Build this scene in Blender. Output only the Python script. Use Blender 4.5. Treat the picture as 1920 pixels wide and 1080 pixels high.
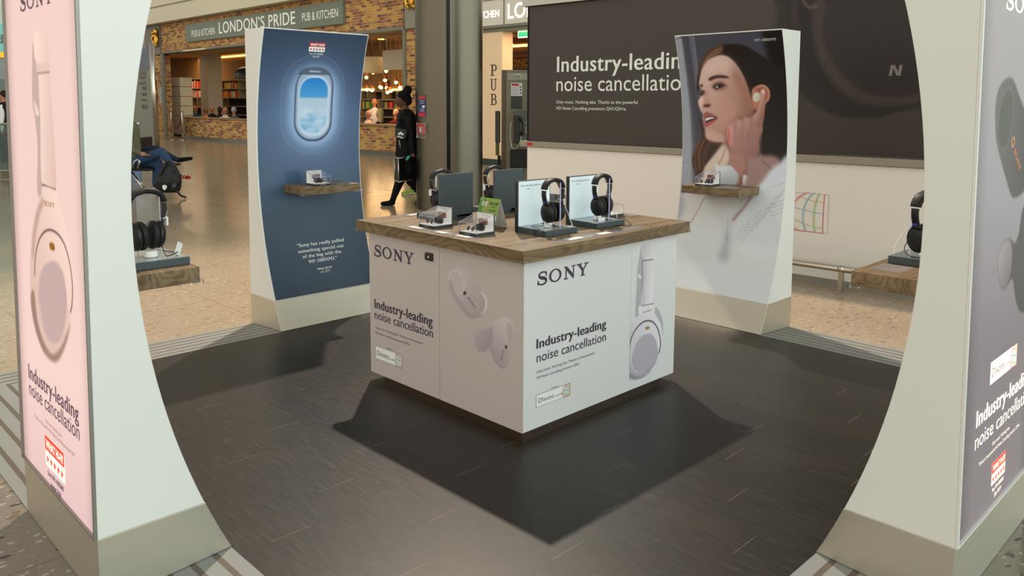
import bpy, bmesh, math, random
import numpy as np
from mathutils import Vector, Matrix
random.seed(7)
for o in list(bpy.data.objects): bpy.data.objects.remove(o, do_unlink=True)
scene = bpy.context.scene
COL = scene.collection
PI = math.pi
# ------------------------------------------------------------------ camera
YAW, PITCH, ROLL, FPX, PPX, PPY = 0.7959855, 0.1120138, 0.0039746, 1509.4223, 953.125, 360.0558
CAM = Vector((-2.833125, -2.797359, 1.45))
fw = Vector((math.cos(YAW)*math.cos(PITCH), math.sin(YAW)*math.cos(PITCH), -math.sin(PITCH)))
r0 = Vector((math.sin(YAW), -math.cos(YAW), 0)); u0 = r0.cross(fw)
rt = r0*math.cos(ROLL) + u0*math.sin(ROLL); up = -r0*math.sin(ROLL) + u0*math.cos(ROLL)
cd = bpy.data.cameras.new('camera'); cam = bpy.data.objects.new('camera', cd); COL.objects.link(cam)
cd.sensor_width = 36; cd.lens = FPX*36/1920
cd.shift_x = (960-PPX)/1920; cd.shift_y = (PPY-540)/1920
cd.clip_end = 300
cam.matrix_world = Matrix(((rt.x, up.x, -fw.x, CAM.x), (rt.y, up.y, -fw.y, CAM.y), (rt.z, up.z, -fw.z, CAM.z), (0, 0, 0, 1)))
scene.camera = cam
# ------------------------------------------------------------------ view + world
vs = scene.view_settings
vs.view_transform = 'Standard'; vs.look = 'None'; vs.gamma = 1; vs.use_curve_mapping = False; vs.exposure = 0.0

def lin(c):
    return tuple((x/255/12.92 if x/255 <= .04045 else ((x/255+.055)/1.055)**2.4) for x in c)
world = bpy.data.worlds.new('hall_daylight'); scene.world = world; world.use_nodes = True
wt = world.node_tree; wt.nodes.clear()
wo = wt.nodes.new('ShaderNodeOutputWorld'); wb = wt.nodes.new('ShaderNodeBackground')
tc = wt.nodes.new('ShaderNodeTexCoord')
def wdot(vec, lo, hi):
    d = wt.nodes.new('ShaderNodeVectorMath'); d.operation = 'DOT_PRODUCT'; d.inputs[1].default_value = vec
    wt.links.new(tc.outputs['Generated'], d.inputs[0])
    m = wt.nodes.new('ShaderNodeMapRange'); m.inputs[1].default_value = lo; m.inputs[2].default_value = hi
    wt.links.new(d.outputs['Value'], m.inputs[0]); return m.outputs[0]
def wmix(fac, a, b):
    m = wt.nodes.new('ShaderNodeMix'); m.data_type = 'RGBA'
    wt.links.new(fac, m.inputs[0])
    for s, v in ((6, a), (7, b)):
        if isinstance(v, tuple): m.inputs[s].default_value = (*v, 1)
        else: wt.links.new(v, m.inputs[s])
    return m.outputs[2]
# the concourse is glazed on one side (cool daylight from -y); the far side is a dim warm hall
base = wmix(wdot((0, -1, 0), -.2, .75), (.46, .39, .31), (2.15, 2.5, 2.42))
base = wmix(wdot((-1, 0, 0), .25, .9), base, (1.38, 1.30, 1.12))
base = wmix(wdot((0, 0, 1), .3, .85), base, (.30, .30, .29))
wt.links.new(base, wb.inputs[0]); wb.inputs[1].default_value = 1.0
wt.links.new(wb.outputs[0], wo.inputs[0])

def light(name, kind, loc, energy, col, **kw):
    d = bpy.data.lights.new(name, kind); d.energy = energy; d.color = col
    for k, v in kw.items():
        if k != 'aim': setattr(d, k, v)
    o = bpy.data.objects.new(name, d); COL.objects.link(o); o.location = loc
    if 'aim' in kw: o.rotation_euler = (Vector(kw['aim'])-Vector(loc)).to_track_quat('-Z', 'Y').to_euler()
    return o
# floodlight high on the hall roof, behind the stand; casts the counter's shadow towards the camera
light('roof_floodlight', 'SPOT', (4.05, 5.3, 9.3), 5000, (1, .86, .70), shadow_soft_size=.12, spot_size=math.radians(60), spot_blend=.6, aim=(0, 0, 0))
light('roof_lamp_left', 'SPOT', (-3.6, 6.5, 9.5), 420, (1, .88, .74), shadow_soft_size=.3, spot_size=math.radians(80), spot_blend=.6, aim=(-1.0, 1.0, 0))

# ------------------------------------------------------------------ materials
MATS = {}
def mat(name, col=(200, 200, 200), rough=.5, metal=0, emit=0, ecol=None, spec=.5, trans=0, ior=1.45, alpha=1, bump=None, coat=0):
    m = bpy.data.materials.new(name); m.use_nodes = True
    p = m.node_tree.nodes['Principled BSDF']
    p.inputs['Base Color'].default_value = (*lin(col), 1)
    p.inputs['Roughness'].default_value = rough; p.inputs['Metallic'].default_value = metal
    p.inputs['Specular IOR Level'].default_value = spec; p.inputs['IOR'].default_value = ior
    p.inputs['Transmission Weight'].default_value = trans; p.inputs['Coat Weight'].default_value = coat
    if emit: p.inputs['Emission Color'].default_value = (*lin(ecol or col), 1); p.inputs['Emission Strength'].default_value = emit
    MATS[name] = m; return m
class N:
    def __init__(s, m): s.m = m; s.t = m.node_tree; s.p = s.t.nodes['Principled BSDF']; s.tc = s.t.nodes.new('ShaderNodeTexCoord')
    def n(s, typ, **kw):
        x = s.t.nodes.new('ShaderNode'+typ)
        for k, v in kw.items():
            if k.startswith('i_'):
                key = k[2:]; key = int(key) if key.isdigit() else key.replace('_', ' ')
                if hasattr(v, 'links') or isinstance(v, bpy.types.NodeSocket): s.t.links.new(v, x.inputs[key])
                else: x.inputs[key].default_value = v
            else: setattr(x, k, v)
        return x
    def l(s, a, b): s.t.links.new(a, b)
    def obj(s): return s.tc.outputs['Object']
    def mapping(s, scale=(1, 1, 1), rot=(0, 0, 0), loc=(0, 0, 0), src=None):
        x = s.n('Mapping'); x.inputs['Scale'].default_value = scale; x.inputs['Rotation'].default_value = rot; x.inputs['Location'].default_value = loc
        s.l(src or s.obj(), x.inputs[0]); return x.outputs[0]
    def noise(s, vec, scale, detail=3, rough=.5):
        x = s.n('TexNoise'); x.inputs['Scale'].default_value = scale; x.inputs['Detail'].default_value = detail; x.inputs['Roughness'].default_value = rough
        s.l(vec, x.inputs['Vector']); return x.outputs['Fac']
    def ramp(s, fac, stops, interp='LINEAR'):
        x = s.n('ValToRGB'); cr = x.color_ramp; cr.interpolation = interp
        while len(cr.elements) < len(stops): cr.elements.new(.5)
        for e, (p, c) in zip(cr.elements, stops): e.position = p; e.color = (*lin(c), 1)
        s.l(fac, x.inputs[0]); return x.outputs[0]
    def mix(s, fac, a, b, blend='MIX'):
        x = s.n('Mix'); x.data_type = 'RGBA'; x.blend_type = blend
        for k, v in ((0, fac), (6, a), (7, b)):
            if isinstance(v, bpy.types.NodeSocket): s.l(v, x.inputs[k])
            elif isinstance(v, tuple): x.inputs[k].default_value = (*lin(v), 1)
            else: x.inputs[k].default_value = v
        return x.outputs[2]
    def math(s, op, a, b=0):
        x = s.n('Math'); x.operation = op
        for k, v in ((0, a), (1, b)):
            if isinstance(v, bpy.types.NodeSocket): s.l(v, x.inputs[k])
            else: x.inputs[k].default_value = v
        return x.outputs[0]
    def col(s, c): s.l(c, s.p.inputs['Base Color'])
    def rough(s, c): s.l(c, s.p.inputs['Roughness'])
    def bump(s, h, strength=.2, dist=.01):
        b = s.n('Bump'); b.inputs['Strength'].default_value = strength; b.inputs['Distance'].default_value = dist
        s.l(h, b.inputs['Height']); s.l(b.outputs[0], s.p.inputs['Normal'])

def wood(name, along, c0, c1, c2, rough=.45):
    m = mat(name, c1, rough, spec=.35); n = N(m)
    k = 'xyz'.index(along); S = lambda lo, hi: tuple(lo if i == k else hi for i in range(3))
    a = n.noise(n.mapping(scale=S(.9, 9)), 2.0, 4, .55); b = n.noise(n.mapping(scale=S(2.5, 130)), 2.0, 3)
    v = n.mapping(scale=S(1.1, 5)); nz_ = n.n('TexNoise'); nz_.inputs['Scale'].default_value = 1.5; nz_.inputs['Detail'].default_value = 1; n.l(v, nz_.inputs['Vector'])
    ring = n.math('FRACT', n.math('MULTIPLY', nz_.outputs['Fac'], 16)); ring = n.math('POWER', n.math('ABSOLUTE', n.math('SUBTRACT', ring, .5)), 1.6)
    f = n.math('ADD', n.math('MULTIPLY', a, .5), n.math('ADD', n.math('MULTIPLY', b, .32), n.math('MULTIPLY', ring, .34)))
    n.col(n.ramp(f, [(.32, c2), (.45, c1), (.62, c0)])); return m
# ------------------------------------------------------------------ mesh helpers
class MB:
    def __init__(s): s.b = bmesh.new()
    def box(s, x0, x1, y0, y1, z0, z1, mi=0):
        vs_ = [s.b.verts.new(p) for p in ((x0, y0, z0), (x1, y0, z0), (x1, y1, z0), (x0, y1, z0), (x0, y0, z1), (x1, y0, z1), (x1, y1, z1), (x0, y1, z1))]
        for f in ((0, 3, 2, 1), (4, 5, 6, 7), (0, 1, 5, 4), (1, 2, 6, 5), (2, 3, 7, 6), (3, 0, 4, 7)):
            s.b.faces.new([vs_[i] for i in f]).material_index = mi
        return s
    def hexa(s, pts):
        vs_ = [s.b.verts.new(p) for p in pts]
        for f in ((0, 3, 2, 1), (4, 5, 6, 7), (0, 1, 5, 4), (1, 2, 6, 5), (2, 3, 7, 6), (3, 0, 4, 7)): s.b.faces.new([vs_[i] for i in f])
        return s
    def quad(s, *pts):
        s.b.faces.new([s.b.verts.new(p) for p in pts]); return s
    def prism(s, pts, a, b, axis='x'):
        """closed outline pts (2D) extruded from a to b along axis"""
        def P(p, t): return {'x': (t, p[0], p[1]), 'y': (p[0], t, p[1]), 'z': (p[0], p[1], t)}[axis]
        A = [s.b.verts.new(P(p, a)) for p in pts]; Bv = [s.b.verts.new(P(p, b)) for p in pts]
        n = len(pts)
        s.b.faces.new(A[::-1]); s.b.faces.new(Bv)
        for i in range(n): s.b.faces.new((A[i], A[(i+1) % n], Bv[(i+1) % n], Bv[i]))
        return s
    def tube(s, path, r, seg=10, closed=False, caps=True, flat=1.0, upv=None):
        """r: number or list of radii; flat scales the second cross-section axis"""
        P = [Vector(p) for p in path]; n = len(P)
        R = r if isinstance(r, (list, tuple)) else [r]*n
        rings = []; prev = None
        for i in range(n):
            if closed: t = P[(i+1) % n]-P[i-1]
            else: t = P[min(i+1, n-1)]-P[max(i-1, 0)]
            if t.length < 1e-9: t = Vector((0, 0, 1))
            t.normalize()
            if upv is not None: a = Vector(upv)-t*Vector(upv).dot(t)
            elif prev is None: a = t.orthogonal()
            else: a = prev-t*prev.dot(t)
            if a.length < 1e-6: a = t.orthogonal()
            a.normalize(); prev = a; b = t.cross(a)
            rr = R[i] if isinstance(R[i], (list, tuple)) else (R[i], R[i]*flat)
            rings.append([s.b.verts.new(P[i]+a*(rr[0]*math.cos(2*PI*k/seg))+b*(rr[1]*math.sin(2*PI*k/seg))) for k in range(seg)])
        for i in range(n if closed else n-1):
            A = rings[i]; Bv = rings[(i+1) % n]
            for k in range(seg): s.b.faces.new((A[k], A[(k+1) % seg], Bv[(k+1) % seg], Bv[k])).smooth = True
        if caps and not closed: s.b.faces.new(rings[0][::-1]); s.b.faces.new(rings[-1])
        return s
    def lathe(s, prof, c=(0, 0, 0), axis='z', seg=24, sy=1.0, caps=True):
        """prof: list of (radius, height)"""
        rings = []
        for (r, h) in prof:
            ring = []
            for k in range(seg):
                a = 2*PI*k/seg; x, y = r*math.cos(a), r*math.sin(a)*sy
                p = {'z': (x, y, h), 'x': (h, x, y), 'y': (x, h, y)}[axis]
                ring.append(s.b.verts.new((p[0]+c[0], p[1]+c[1], p[2]+c[2])))
            rings.append(ring)
        for A, Bv in zip(rings, rings[1:]):
            for k in range(seg): s.b.faces.new((A[k], A[(k+1) % seg], Bv[(k+1) % seg], Bv[k])).smooth = True
        if caps: s.b.faces.new(rings[0][::-1]); s.b.faces.new(rings[-1])
        return s
    def ball(s, c, r, seg=12, m=None):
        r = r if isinstance(r, (tuple, list)) else (r, r, r)
        M = Matrix.Translation(c) @ (m or Matrix.Identity(4)) @ Matrix.Diagonal((*r, 1))
        res = bmesh.ops.create_uvsphere(s.b, u_segments=seg, v_segments=max(6, seg*2//3), radius=1, matrix=M)
        for v in res['verts']:
            for f in v.link_faces: f.smooth = True
        return s
def root_matrix(o):
    return o.matrix_basis.copy() if o.parent is None else root_matrix(o.parent) @ o.matrix_basis
def obj(name, m, material, parent=None, bevel=0, smooth=False, local=False, kind=None):
    """link one mesh object; mesh data is in world coordinates unless local=True"""
    me = bpy.data.meshes.new(name)
    b = m.b if isinstance(m, MB) else m
    if isinstance(b, bpy.types.Mesh): me = b
    else:
        bmesh.ops.recalc_face_normals(b, faces=b.faces)
        b.to_mesh(me); b.free()
    if parent is not None and not local: me.transform(root_matrix(parent).inverted())
    for mm in (material if isinstance(material, (list, tuple)) else [material]): me.materials.append(mm)
    if smooth:
        for p in me.polygons: p.use_smooth = True
    o = bpy.data.objects.new(name, me); COL.objects.link(o)
    if parent is not None: o.parent = parent
    if bevel:
        bv = o.modifiers.new('bevel', 'BEVEL'); bv.width = bevel; bv.segments = 2; bv.limit_method = 'ANGLE'; bv.harden_normals = False
    if kind: o['kind'] = kind
    return o
def thing(name, label, cat, loc=(0, 0, 0), rz=0, group=None):
    o = bpy.data.objects.new(name, None); COL.objects.link(o); o.empty_display_size = .1
    o.location = loc; o.rotation_euler = (0, 0, rz); o['label'] = label; o['category'] = cat
    if group: o['group'] = group
    return o
def tag(o, label, cat, group=None, kind=None):
    if label: o['label'] = label
    if cat: o['category'] = cat
    if group: o['group'] = group
    if kind: o['kind'] = kind
    return o
def recenter(o):
    """move a top-level mesh's origin to the middle of its base"""
    me = o.data; co = np.empty(len(me.vertices)*3); me.vertices.foreach_get('co', co); co = co.reshape(-1, 3)
    c = Vector(((co[:, 0].min()+co[:, 0].max())/2, (co[:, 1].min()+co[:, 1].max())/2, co[:, 2].min()))
    me.transform(Matrix.Translation(-c)); o.location = c; return o
def dup(root, loc=None, rz=None, label=None, group=None):
    r = root.copy(); COL.objects.link(r)
    if loc is not None: r.location = loc
    if rz is not None: r.rotation_euler = (0, 0, rz)
    if label: r['label'] = label
    if group: r['group'] = group
    def kids(a, b):
        for ch in list(a.children):
            if ch.get('one_off'): continue
            c = ch.copy(); COL.objects.link(c); c.parent = b; kids(ch, c)
    kids(root, r); return r

# ------------------------------------------------------------------ surfaces that carry print
R_IN, D_T, W_T, Z_G = 1.7376, .400, .3905, -.0272
def arc(z):
    Rc, zc = 2.45, 1.10
    return math.sqrt(Rc*Rc-(z-zc)**2)-math.sqrt(Rc*Rc-zc*zc)      # inward depth of the concave face at height z
LEAN = .032
def lean(z): return LEAN*(min(max(z, .18), 1.9)-.18)/1.72        # the outer face tips slightly inwards
def ray(x, y): return fw + rt*((x-PPX)/FPX) - up*((y-PPY)/FPX)
class Surf:
    def __init__(s, org, udir, ndir, depth=None):
        s.o = Vector(org); s.u = Vector(udir).normalized(); s.n = Vector(ndir).normalized(); s.d = depth
    def uv(s, x, y):
        """photo pixel -> (u, z) on this real surface"""
        d = ray(x, y); dep = 0.0
        for _ in range(8 if s.d else 1):
            o = s.o - s.n*dep; t = (o-CAM).dot(s.n)/d.dot(s.n); p = CAM+d*t
            if s.d: dep = s.d(min(max(p.z, 0), 1.9))
        return ((p-s.o).dot(s.u), p.z)
    def xyz(s, u, v, off=0):
        p = s.o + s.u*u - s.n*((s.d(v) if s.d else 0)-off); p.z = v; return p
def at_px(x, y, axis, val):
    """photo pixel -> point on the plane axis=val"""
    d = ray(x, y); i = 'xyz'.index(axis); t = (val-CAM[i])/d[i]; return CAM+d*t
F_H = Vector((fw.x, fw.y, 0)).normalized()
def at_fwd(x, y, f):
    """photo pixel -> point on the upright plane f metres ahead of the camera"""
    d = ray(x, y); return CAM + d*(f/d.dot(F_H))

def smooth_poly(P, n=6, closed=True):
    P = [np.array(p, float) for p in P]; out = []; m = len(P)
    for i in range(m if closed else m-1):
        p0, p1, p2, p3 = (P[(i-1) % m] if closed or i > 0 else P[0]), P[i], P[(i+1) % m], (P[(i+2) % m] if closed or i+2 < m else P[-1])
        for k in range(n):
            t = k/n; out.append(.5*((2*p1)+(-p0+p2)*t+(2*p0-5*p1+4*p2-p3)*t*t+(-p0+3*p1-3*p2+p3)*t**3))
    if not closed: out.append(P[-1])
    return out
def blur(a, r):
    if r < .35: return a
    n = int(math.ceil(r*2.5)); k = np.exp(-.5*(np.arange(-n, n+1)/r)**2); k /= k.sum()
    a = np.apply_along_axis(lambda v: np.convolve(np.pad(v, n, mode='edge'), k, mode='valid'), 0, a)
    return np.apply_along_axis(lambda v: np.convolve(np.pad(v, n, mode='edge'), k, mode='valid'), 1, a)
class Paint:
    gain = (1, 1, 1)
    """colours of a printed sheet, drawn in the sheet's own metres (u across, z up)"""
    def __init__(s, surf, u0, u1, z0, z1, pitch, base):
        s.S = surf; s.u0, s.z0, s.h = u0, z0, pitch
        s.nu = int(round((u1-u0)/pitch))+1; s.nz = int(round((z1-z0)/pitch))+1
        s.u = np.linspace(u0, u1, s.nu); s.z = np.linspace(z0, z1, s.nz)
        s.img = np.zeros((s.nz, s.nu, 3)); s.img[:] = base
        s.off = (0, 0, 1)
    def frame(s, ox, oy, sc): s.off = (ox, oy, sc); return s
    def P(s, p): return s.S.uv(s.off[0]+p[0]/s.off[2], s.off[1]+p[1]/s.off[2])
    def vgrad(s, stops):
        """stops: (z, colour)"""
        zs = [a for a, _ in stops]
        for c in range(3): s.img[:, :, c] = np.interp(s.z, zs, [b[c] for _, b in stops])[:, None]
    def fill_uv(s, poly, col, bl=.6, alpha=1, grad=None):
        A = np.array(poly); pad = int(bl*3)+2
        i0 = max(0, int((A[:, 0].min()-s.u0)/s.h)-pad); i1 = min(s.nu, int((A[:, 0].max()-s.u0)/s.h)+pad+2)
        j0 = max(0, int((A[:, 1].min()-s.z0)/s.h)-pad); j1 = min(s.nz, int((A[:, 1].max()-s.z0)/s.h)+pad+2)
        if i1 <= i0 or j1 <= j0: return
        U, Z = np.meshgrid(s.u[i0:i1], s.z[j0:j1]); acc = np.zeros(U.shape)
        sub = ((-.25, -.25), (.25, .25), (-.25, .25), (.25, -.25)) if bl < 2 else ((0, 0),)
        for du, dz in sub:
            u_, z_ = U+du*s.h, Z+dz*s.h; m = np.zeros(U.shape, bool)
            for (x0, y0), (x1, y1) in zip(A, np.roll(A, -1, 0)):
                if y0 == y1: continue
                m ^= ((y0 > z_) != (y1 > z_)) & (u_ < (x1-x0)*(z_-y0)/(y1-y0)+x0)
            acc += m
        acc = blur(acc/len(sub), bl)*alpha
        c = np.zeros(U.shape+(3,)); c[:] = col
        if grad:
            (p0, p1, col2) = grad; a = np.array(s.P(p0)); b = np.array(s.P(p1)); d = b-a
            t = np.clip(((U-a[0])*d[0]+(Z-a[1])*d[1])/(d@d), 0, 1)[..., None]; c = c*(1-t)+np.array(col2)*t
        s.img[j0:j1, i0:i1] = s.img[j0:j1, i0:i1]*(1-acc[..., None])+c*acc[..., None]
    def fill(s, pts, col, bl=.6, smooth=True, alpha=1, grad=None):
        q = smooth_poly(pts) if smooth else pts
        s.fill_uv([s.P(p) for p in q], col, bl, alpha, grad)
    def line(s, pts, w, col, bl=.5, smooth=True, alpha=1, closed=False):
        q = smooth_poly(pts, 6, closed) if smooth else pts
        s.line_uv([s.P(p) for p in q], w, col, bl, alpha, closed)
    def line_uv(s, q, w, col, bl=.5, alpha=1, closed=False):
        q = [np.array(p) for p in q]
        if closed: q.append(q[0])
        A = np.array(q); pad = int(w/s.h+bl*3)+3
        i0 = max(0, int((A[:, 0].min()-s.u0)/s.h)-pad); i1 = min(s.nu, int((A[:, 0].max()-s.u0)/s.h)+pad+2)
        j0 = max(0, int((A[:, 1].min()-s.z0)/s.h)-pad); j1 = min(s.nz, int((A[:, 1].max()-s.z0)/s.h)+pad+2)
        if i1 <= i0 or j1 <= j0: return
        U, Z = np.meshgrid(s.u[i0:i1], s.z[j0:j1]); D = np.full(U.shape, 9.)
        for a, b in zip(q, q[1:]):
            d = b-a; L = d@d
            if L < 1e-12: continue
            t = np.clip(((U-a[0])*d[0]+(Z-a[1])*d[1])/L, 0, 1)
            D = np.minimum(D, np.hypot(U-a[0]-t*d[0], Z-a[1]-t*d[1]))
        m = np.clip((w/2-D)/s.h+.5, 0, 1)*min(1, w/s.h+.15)
        m = (blur(m, bl) if bl > .5 else m)*alpha
        s.img[j0:j1, i0:i1] = s.img[j0:j1, i0:i1]*(1-m[..., None])+np.array(col)*m[..., None]
    def ell(s, c, rx, ry, ang=0, n=36):
        a = math.radians(ang); return [(c[0]+rx*math.cos(t)*math.cos(a)-ry*math.sin(t)*math.sin(a), c[1]+rx*math.cos(t)*math.sin(a)+ry*math.sin(t)*math.cos(a)) for t in np.linspace(0, 2*PI, n, endpoint=False)]
    def build(s, name, material, parent, off=.0008, thick=0):
        nz, nu = s.nz, s.nu
        U, Z = np.meshgrid(s.u, s.z)
        dep = np.zeros(nz) if not s.S.d else np.array([s.S.d(z) for z in s.z])
        S = s.S; o, ud, nd = np.array(S.o), np.array(S.u), np.array(S.n)
        co = o[None, None]+U[..., None]*ud-(dep[:, None, None]-off)*nd; co[..., 2] = Z
        co = co.reshape(-1, 3)
        if parent is not None:
            M = np.array(root_matrix(parent).inverted()); co = co@M[:3, :3].T+M[:3, 3]
        me = bpy.data.meshes.new(name); me.vertices.add(nz*nu); me.vertices.foreach_set('co', co.ravel())
        idx = np.arange(nz*nu).reshape(nz, nu)
        F = np.stack([idx[:-1, :-1], idx[:-1, 1:], idx[1:, 1:], idx[1:, :-1]], -1).reshape(-1, 4)
        me.loops.add(F.size); me.loops.foreach_set('vertex_index', F.ravel().astype(np.int32))
        me.polygons.add(len(F)); me.polygons.foreach_set('loop_start', (np.arange(len(F))*4).astype(np.int32))
        me.polygons.foreach_set('use_smooth', np.ones(len(F), bool))
        c = np.clip(s.img.reshape(-1, 3)/255, 0, 1); c = np.where(c <= .04045, c/12.92, ((c+.055)/1.055)**2.4)*np.array(s.gain); c = np.clip(c, 0, .95)
        at = me.color_attributes.new('Print', 'FLOAT_COLOR', 'POINT'); at.data.foreach_set('color', np.c_[c, np.ones(len(c))].ravel())
        me.update(calc_edges=True); me.validate(); me.materials.append(material)
        ob = bpy.data.objects.new(name, me); COL.objects.link(ob)
        if parent is not None: ob.parent = parent
        return ob
def print_mat(name, rough=.35, emit=0, spec=.4):
    m = mat(name, (200, 200, 200), rough, spec=spec); n = N(m)
    a = n.n('Attribute'); a.attribute_name = 'Print'
    n.col(a.outputs['Color'])
    if emit: n.l(a.outputs['Color'], n.p.inputs['Emission Color']); n.p.inputs['Emission Strength'].default_value = emit
    return m

# ------------------------------------------------------------------ lettering
def curve_mesh(cu):
    o = bpy.data.objects.new('tmp', cu); COL.objects.link(o)
    dg = bpy.context.evaluated_depsgraph_get(); me = bpy.data.meshes.new_from_object(o.evaluated_get(dg), depsgraph=dg)
    bpy.data.objects.remove(o, do_unlink=True); bpy.data.curves.remove(cu); return me
def font_mesh(body, weight=0, spacing=1.0, align='LEFT'):
    cu = bpy.data.curves.new('t', 'FONT'); cu.body = body; cu.size = 1; cu.offset = weight; cu.space_character = spacing; cu.resolution_u = 4; cu.align_x = align
    return curve_mesh(cu)
def poly_mesh(loops):
    cu = bpy.data.curves.new('t', 'CURVE'); cu.dimensions = '2D'; cu.fill_mode = 'BOTH'
    for L in loops:
        sp = cu.splines.new('POLY'); sp.points.add(len(L)-1); sp.use_cyclic_u = True
        for p, q in zip(sp.points, L): p.co = (q[0], q[1], 0, 1)
    return curve_mesh(cu)
def lay(me, surf, u0, z0, u1, h, capy=None, off=.0016, shear=None, rot=0):
    """stretch flat mesh onto a surface: left edge u0 .. right edge u1, baseline z0, cap height h; rot in degrees about its left baseline"""
    n = len(me.vertices); co = np.empty(n*3); me.vertices.foreach_get('co', co); co = co.reshape(-1, 3)
    x0, x1 = co[:, 0].min(), co[:, 0].max(); cy = capy if capy else co[:, 1].max()
    U = (co[:, 0]-x0)/(x1-x0)*(u1-u0); Z = co[:, 1]/cy*h
    a = math.radians(rot); U, Z = u0+U*math.cos(a)-Z*math.sin(a), z0+U*math.sin(a)+Z*math.cos(a)
    out = np.array([surf.xyz(float(u), float(z), off) for u, z in zip(U, Z)])
    me.vertices.foreach_set('co', out.ravel()); me.update(); return me
CAP = .729
def text(name, body, surf, px0, px1, h, material, parent, weight=0, off=.0016, spacing=1, label=None, h_px=None):
    """px0/px1: photo pixels of the baseline's two ends"""
    a = surf.uv(*px0); b = surf.uv(*px1)
    if h_px: h = abs(surf.uv(px0[0], h_px)[1]-a[1])
    if weight > .005:      # bold: the same letters struck three times, a hair apart
        bb_ = bmesh.new()
        for k in range(3):
            m_ = font_mesh(body, 0, 1.05); m_.transform(Matrix.Translation((k*weight*1.1, (k-1)*weight*.25, k*.01))); bb_.from_mesh(m_)
        me = bpy.data.meshes.new(name); bb_.to_mesh(me); bb_.free()
        n_ = len(me.vertices); zz = np.empty(n_*3); me.vertices.foreach_get('co', zz); zz = zz.reshape(-1, 3)[:, 2].copy()
        me = lay(me, surf, a[0], a[1], b[0], h, CAP, off)
        co = np.empty(n_*3); me.vertices.foreach_get('co', co); co = co.reshape(-1, 3)+np.outer(zz*.012, np.array(surf.n)); me.vertices.foreach_set('co', co.ravel())
    else: me = lay(font_mesh(body, weight, spacing), surf, a[0], a[1], b[0], h, CAP, off)
    o = obj(name, me, material, parent)
    if label: o['label'] = label
    return o
def join(meshes):
    b = bmesh.new()
    for m in meshes: b.from_mesh(m)
    return b
def rect(x0, y0, x1, y1): return [(x0, y0), (x1, y0), (x1, y1), (x0, y1)]
def slab_sony():
    """four slab-serif capitals S O N Y, cap height 1"""
    L = []
    # S as a stroked spine
    sp = smooth_poly([(1.02, .74), (.95, .88), (.72, .955), (.42, .93), (.24, .80), (.27, .63), (.5, .54), (.78, .47), (.98, .36), (.98, .18), (.78, .06), (.48, .03), (.22, .10), (.10, .27)], 4, False)
    Lf, Rf = [], []
    for i, p in enumerate(sp):
        t = sp[min(i+1, len(sp)-1)]-sp[max(i-1, 0)]; t = t/np.hypot(*t); nn = np.array([-t[1], t[0]])
        k = i/(len(sp)-1); w = .055+.075*math.exp(-((k-.52)/.2)**2); Lf.append(tuple(p+nn*w)); Rf.append(tuple(p-nn*w))
    L.append(Lf+Rf[::-1]); L.append(rect(.96, .62, 1.05, .98)); L.append(rect(.06, .02, .15, .38))
    o1 = [(2.02+.70*math.cos(t), .5+.51*math.sin(t)) for t in np.linspace(0, 2*PI, 32, endpoint=False)]
    o2 = [(2.02+.47*math.cos(t), .5+.41*math.sin(t)) for t in np.linspace(0, 2*PI, 32, endpoint=False)]
    O = [o1, o2]
    x = 3.0
    Nn = [[(x, 0), (x+.5, 0), (x+.5, .09), (x+.31, .09), (x+.31, .70), (x+1.05, 0), (x+1.18, 0), (x+1.18, .91), (x+1.37, .91), (x+1.37, 1), (x+.90, 1), (x+.90, .91), (x+1.07, .91), (x+1.07, .33), (x+.36, 1), (x, 1), (x, .91), (x+.19, .91), (x+.19, .09), (x, .09)]]
    y = 4.5
    Y = [[(y+.48, 0), (y+1.0, 0), (y+1.0, .09), (y+.85, .09), (y+.85, .42), (y+1.28, .91), (y+1.45, .91), (y+1.45, 1), (y+.93, 1), (y+.93, .91), (y+1.11, .91), (y+.80, .54), (y+.47, .91), (y+.64, .91), (y+.64, 1), (y, 1), (y, .91), (y+.16, .91), (y+.62, .42), (y+.62, .09), (y+.48, .09)]]
    out = bmesh.new()
    for grp in ([L[0]], [L[1]], [L[2]], O, Nn, Y): out.from_mesh(poly_mesh(grp))
    me = bpy.data.meshes.new('sony'); out.to_mesh(me); out.free(); return me
def sony(surf, px0, px1, h, material, parent, off=.0016, h_px=None, name='brand_lettering', rot=0):
    a = surf.uv(*px0); b = surf.uv(*px1)
    if h_px: h = abs(surf.uv(px0[0], h_px)[1]-a[1])
    return obj(name, lay(slab_sony(), surf, a[0], a[1], b[0], h, 1.0, off, rot=rot), material, parent)
def stars(surf, uc, zc, w, n, r, material, parent, name='star_row'):
    b = bmesh.new()
    for i in range(n):
        c = uc-w/2+w*(i+.5)/n
        pts = [(c+(r if k % 2 == 0 else r*.4)*math.sin(k*PI/5), zc+(r if k % 2 == 0 else r*.4)*math.cos(k*PI/5)) for k in range(10)]
        b.faces.new([b.verts.new(surf.xyz(p[0], p[1], .0022)) for p in pts])
    return obj(name, b, material, parent)
def plate(name, surf, u0, u1, z0, z1, material, parent, off=.0012, thick=0, nz=1):
    m = MB()
    for k in range(nz):
        a, b = z0+(z1-z0)*k/nz, z0+(z1-z0)*(k+1)/nz
        if thick: m.hexa([surf.xyz(u0, a, 0), surf.xyz(u1, a, 0), surf.xyz(u1, a, thick), surf.xyz(u0, a, thick), surf.xyz(u0, b, 0), surf.xyz(u1, b, 0), surf.xyz(u1, b, thick), surf.xyz(u0, b, thick)])
        else: m.quad(surf.xyz(u0, a, off), surf.xyz(u1, a, off), surf.xyz(u1, b, off), surf.xyz(u0, b, off))
    return obj(name, m, material, parent)
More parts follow.
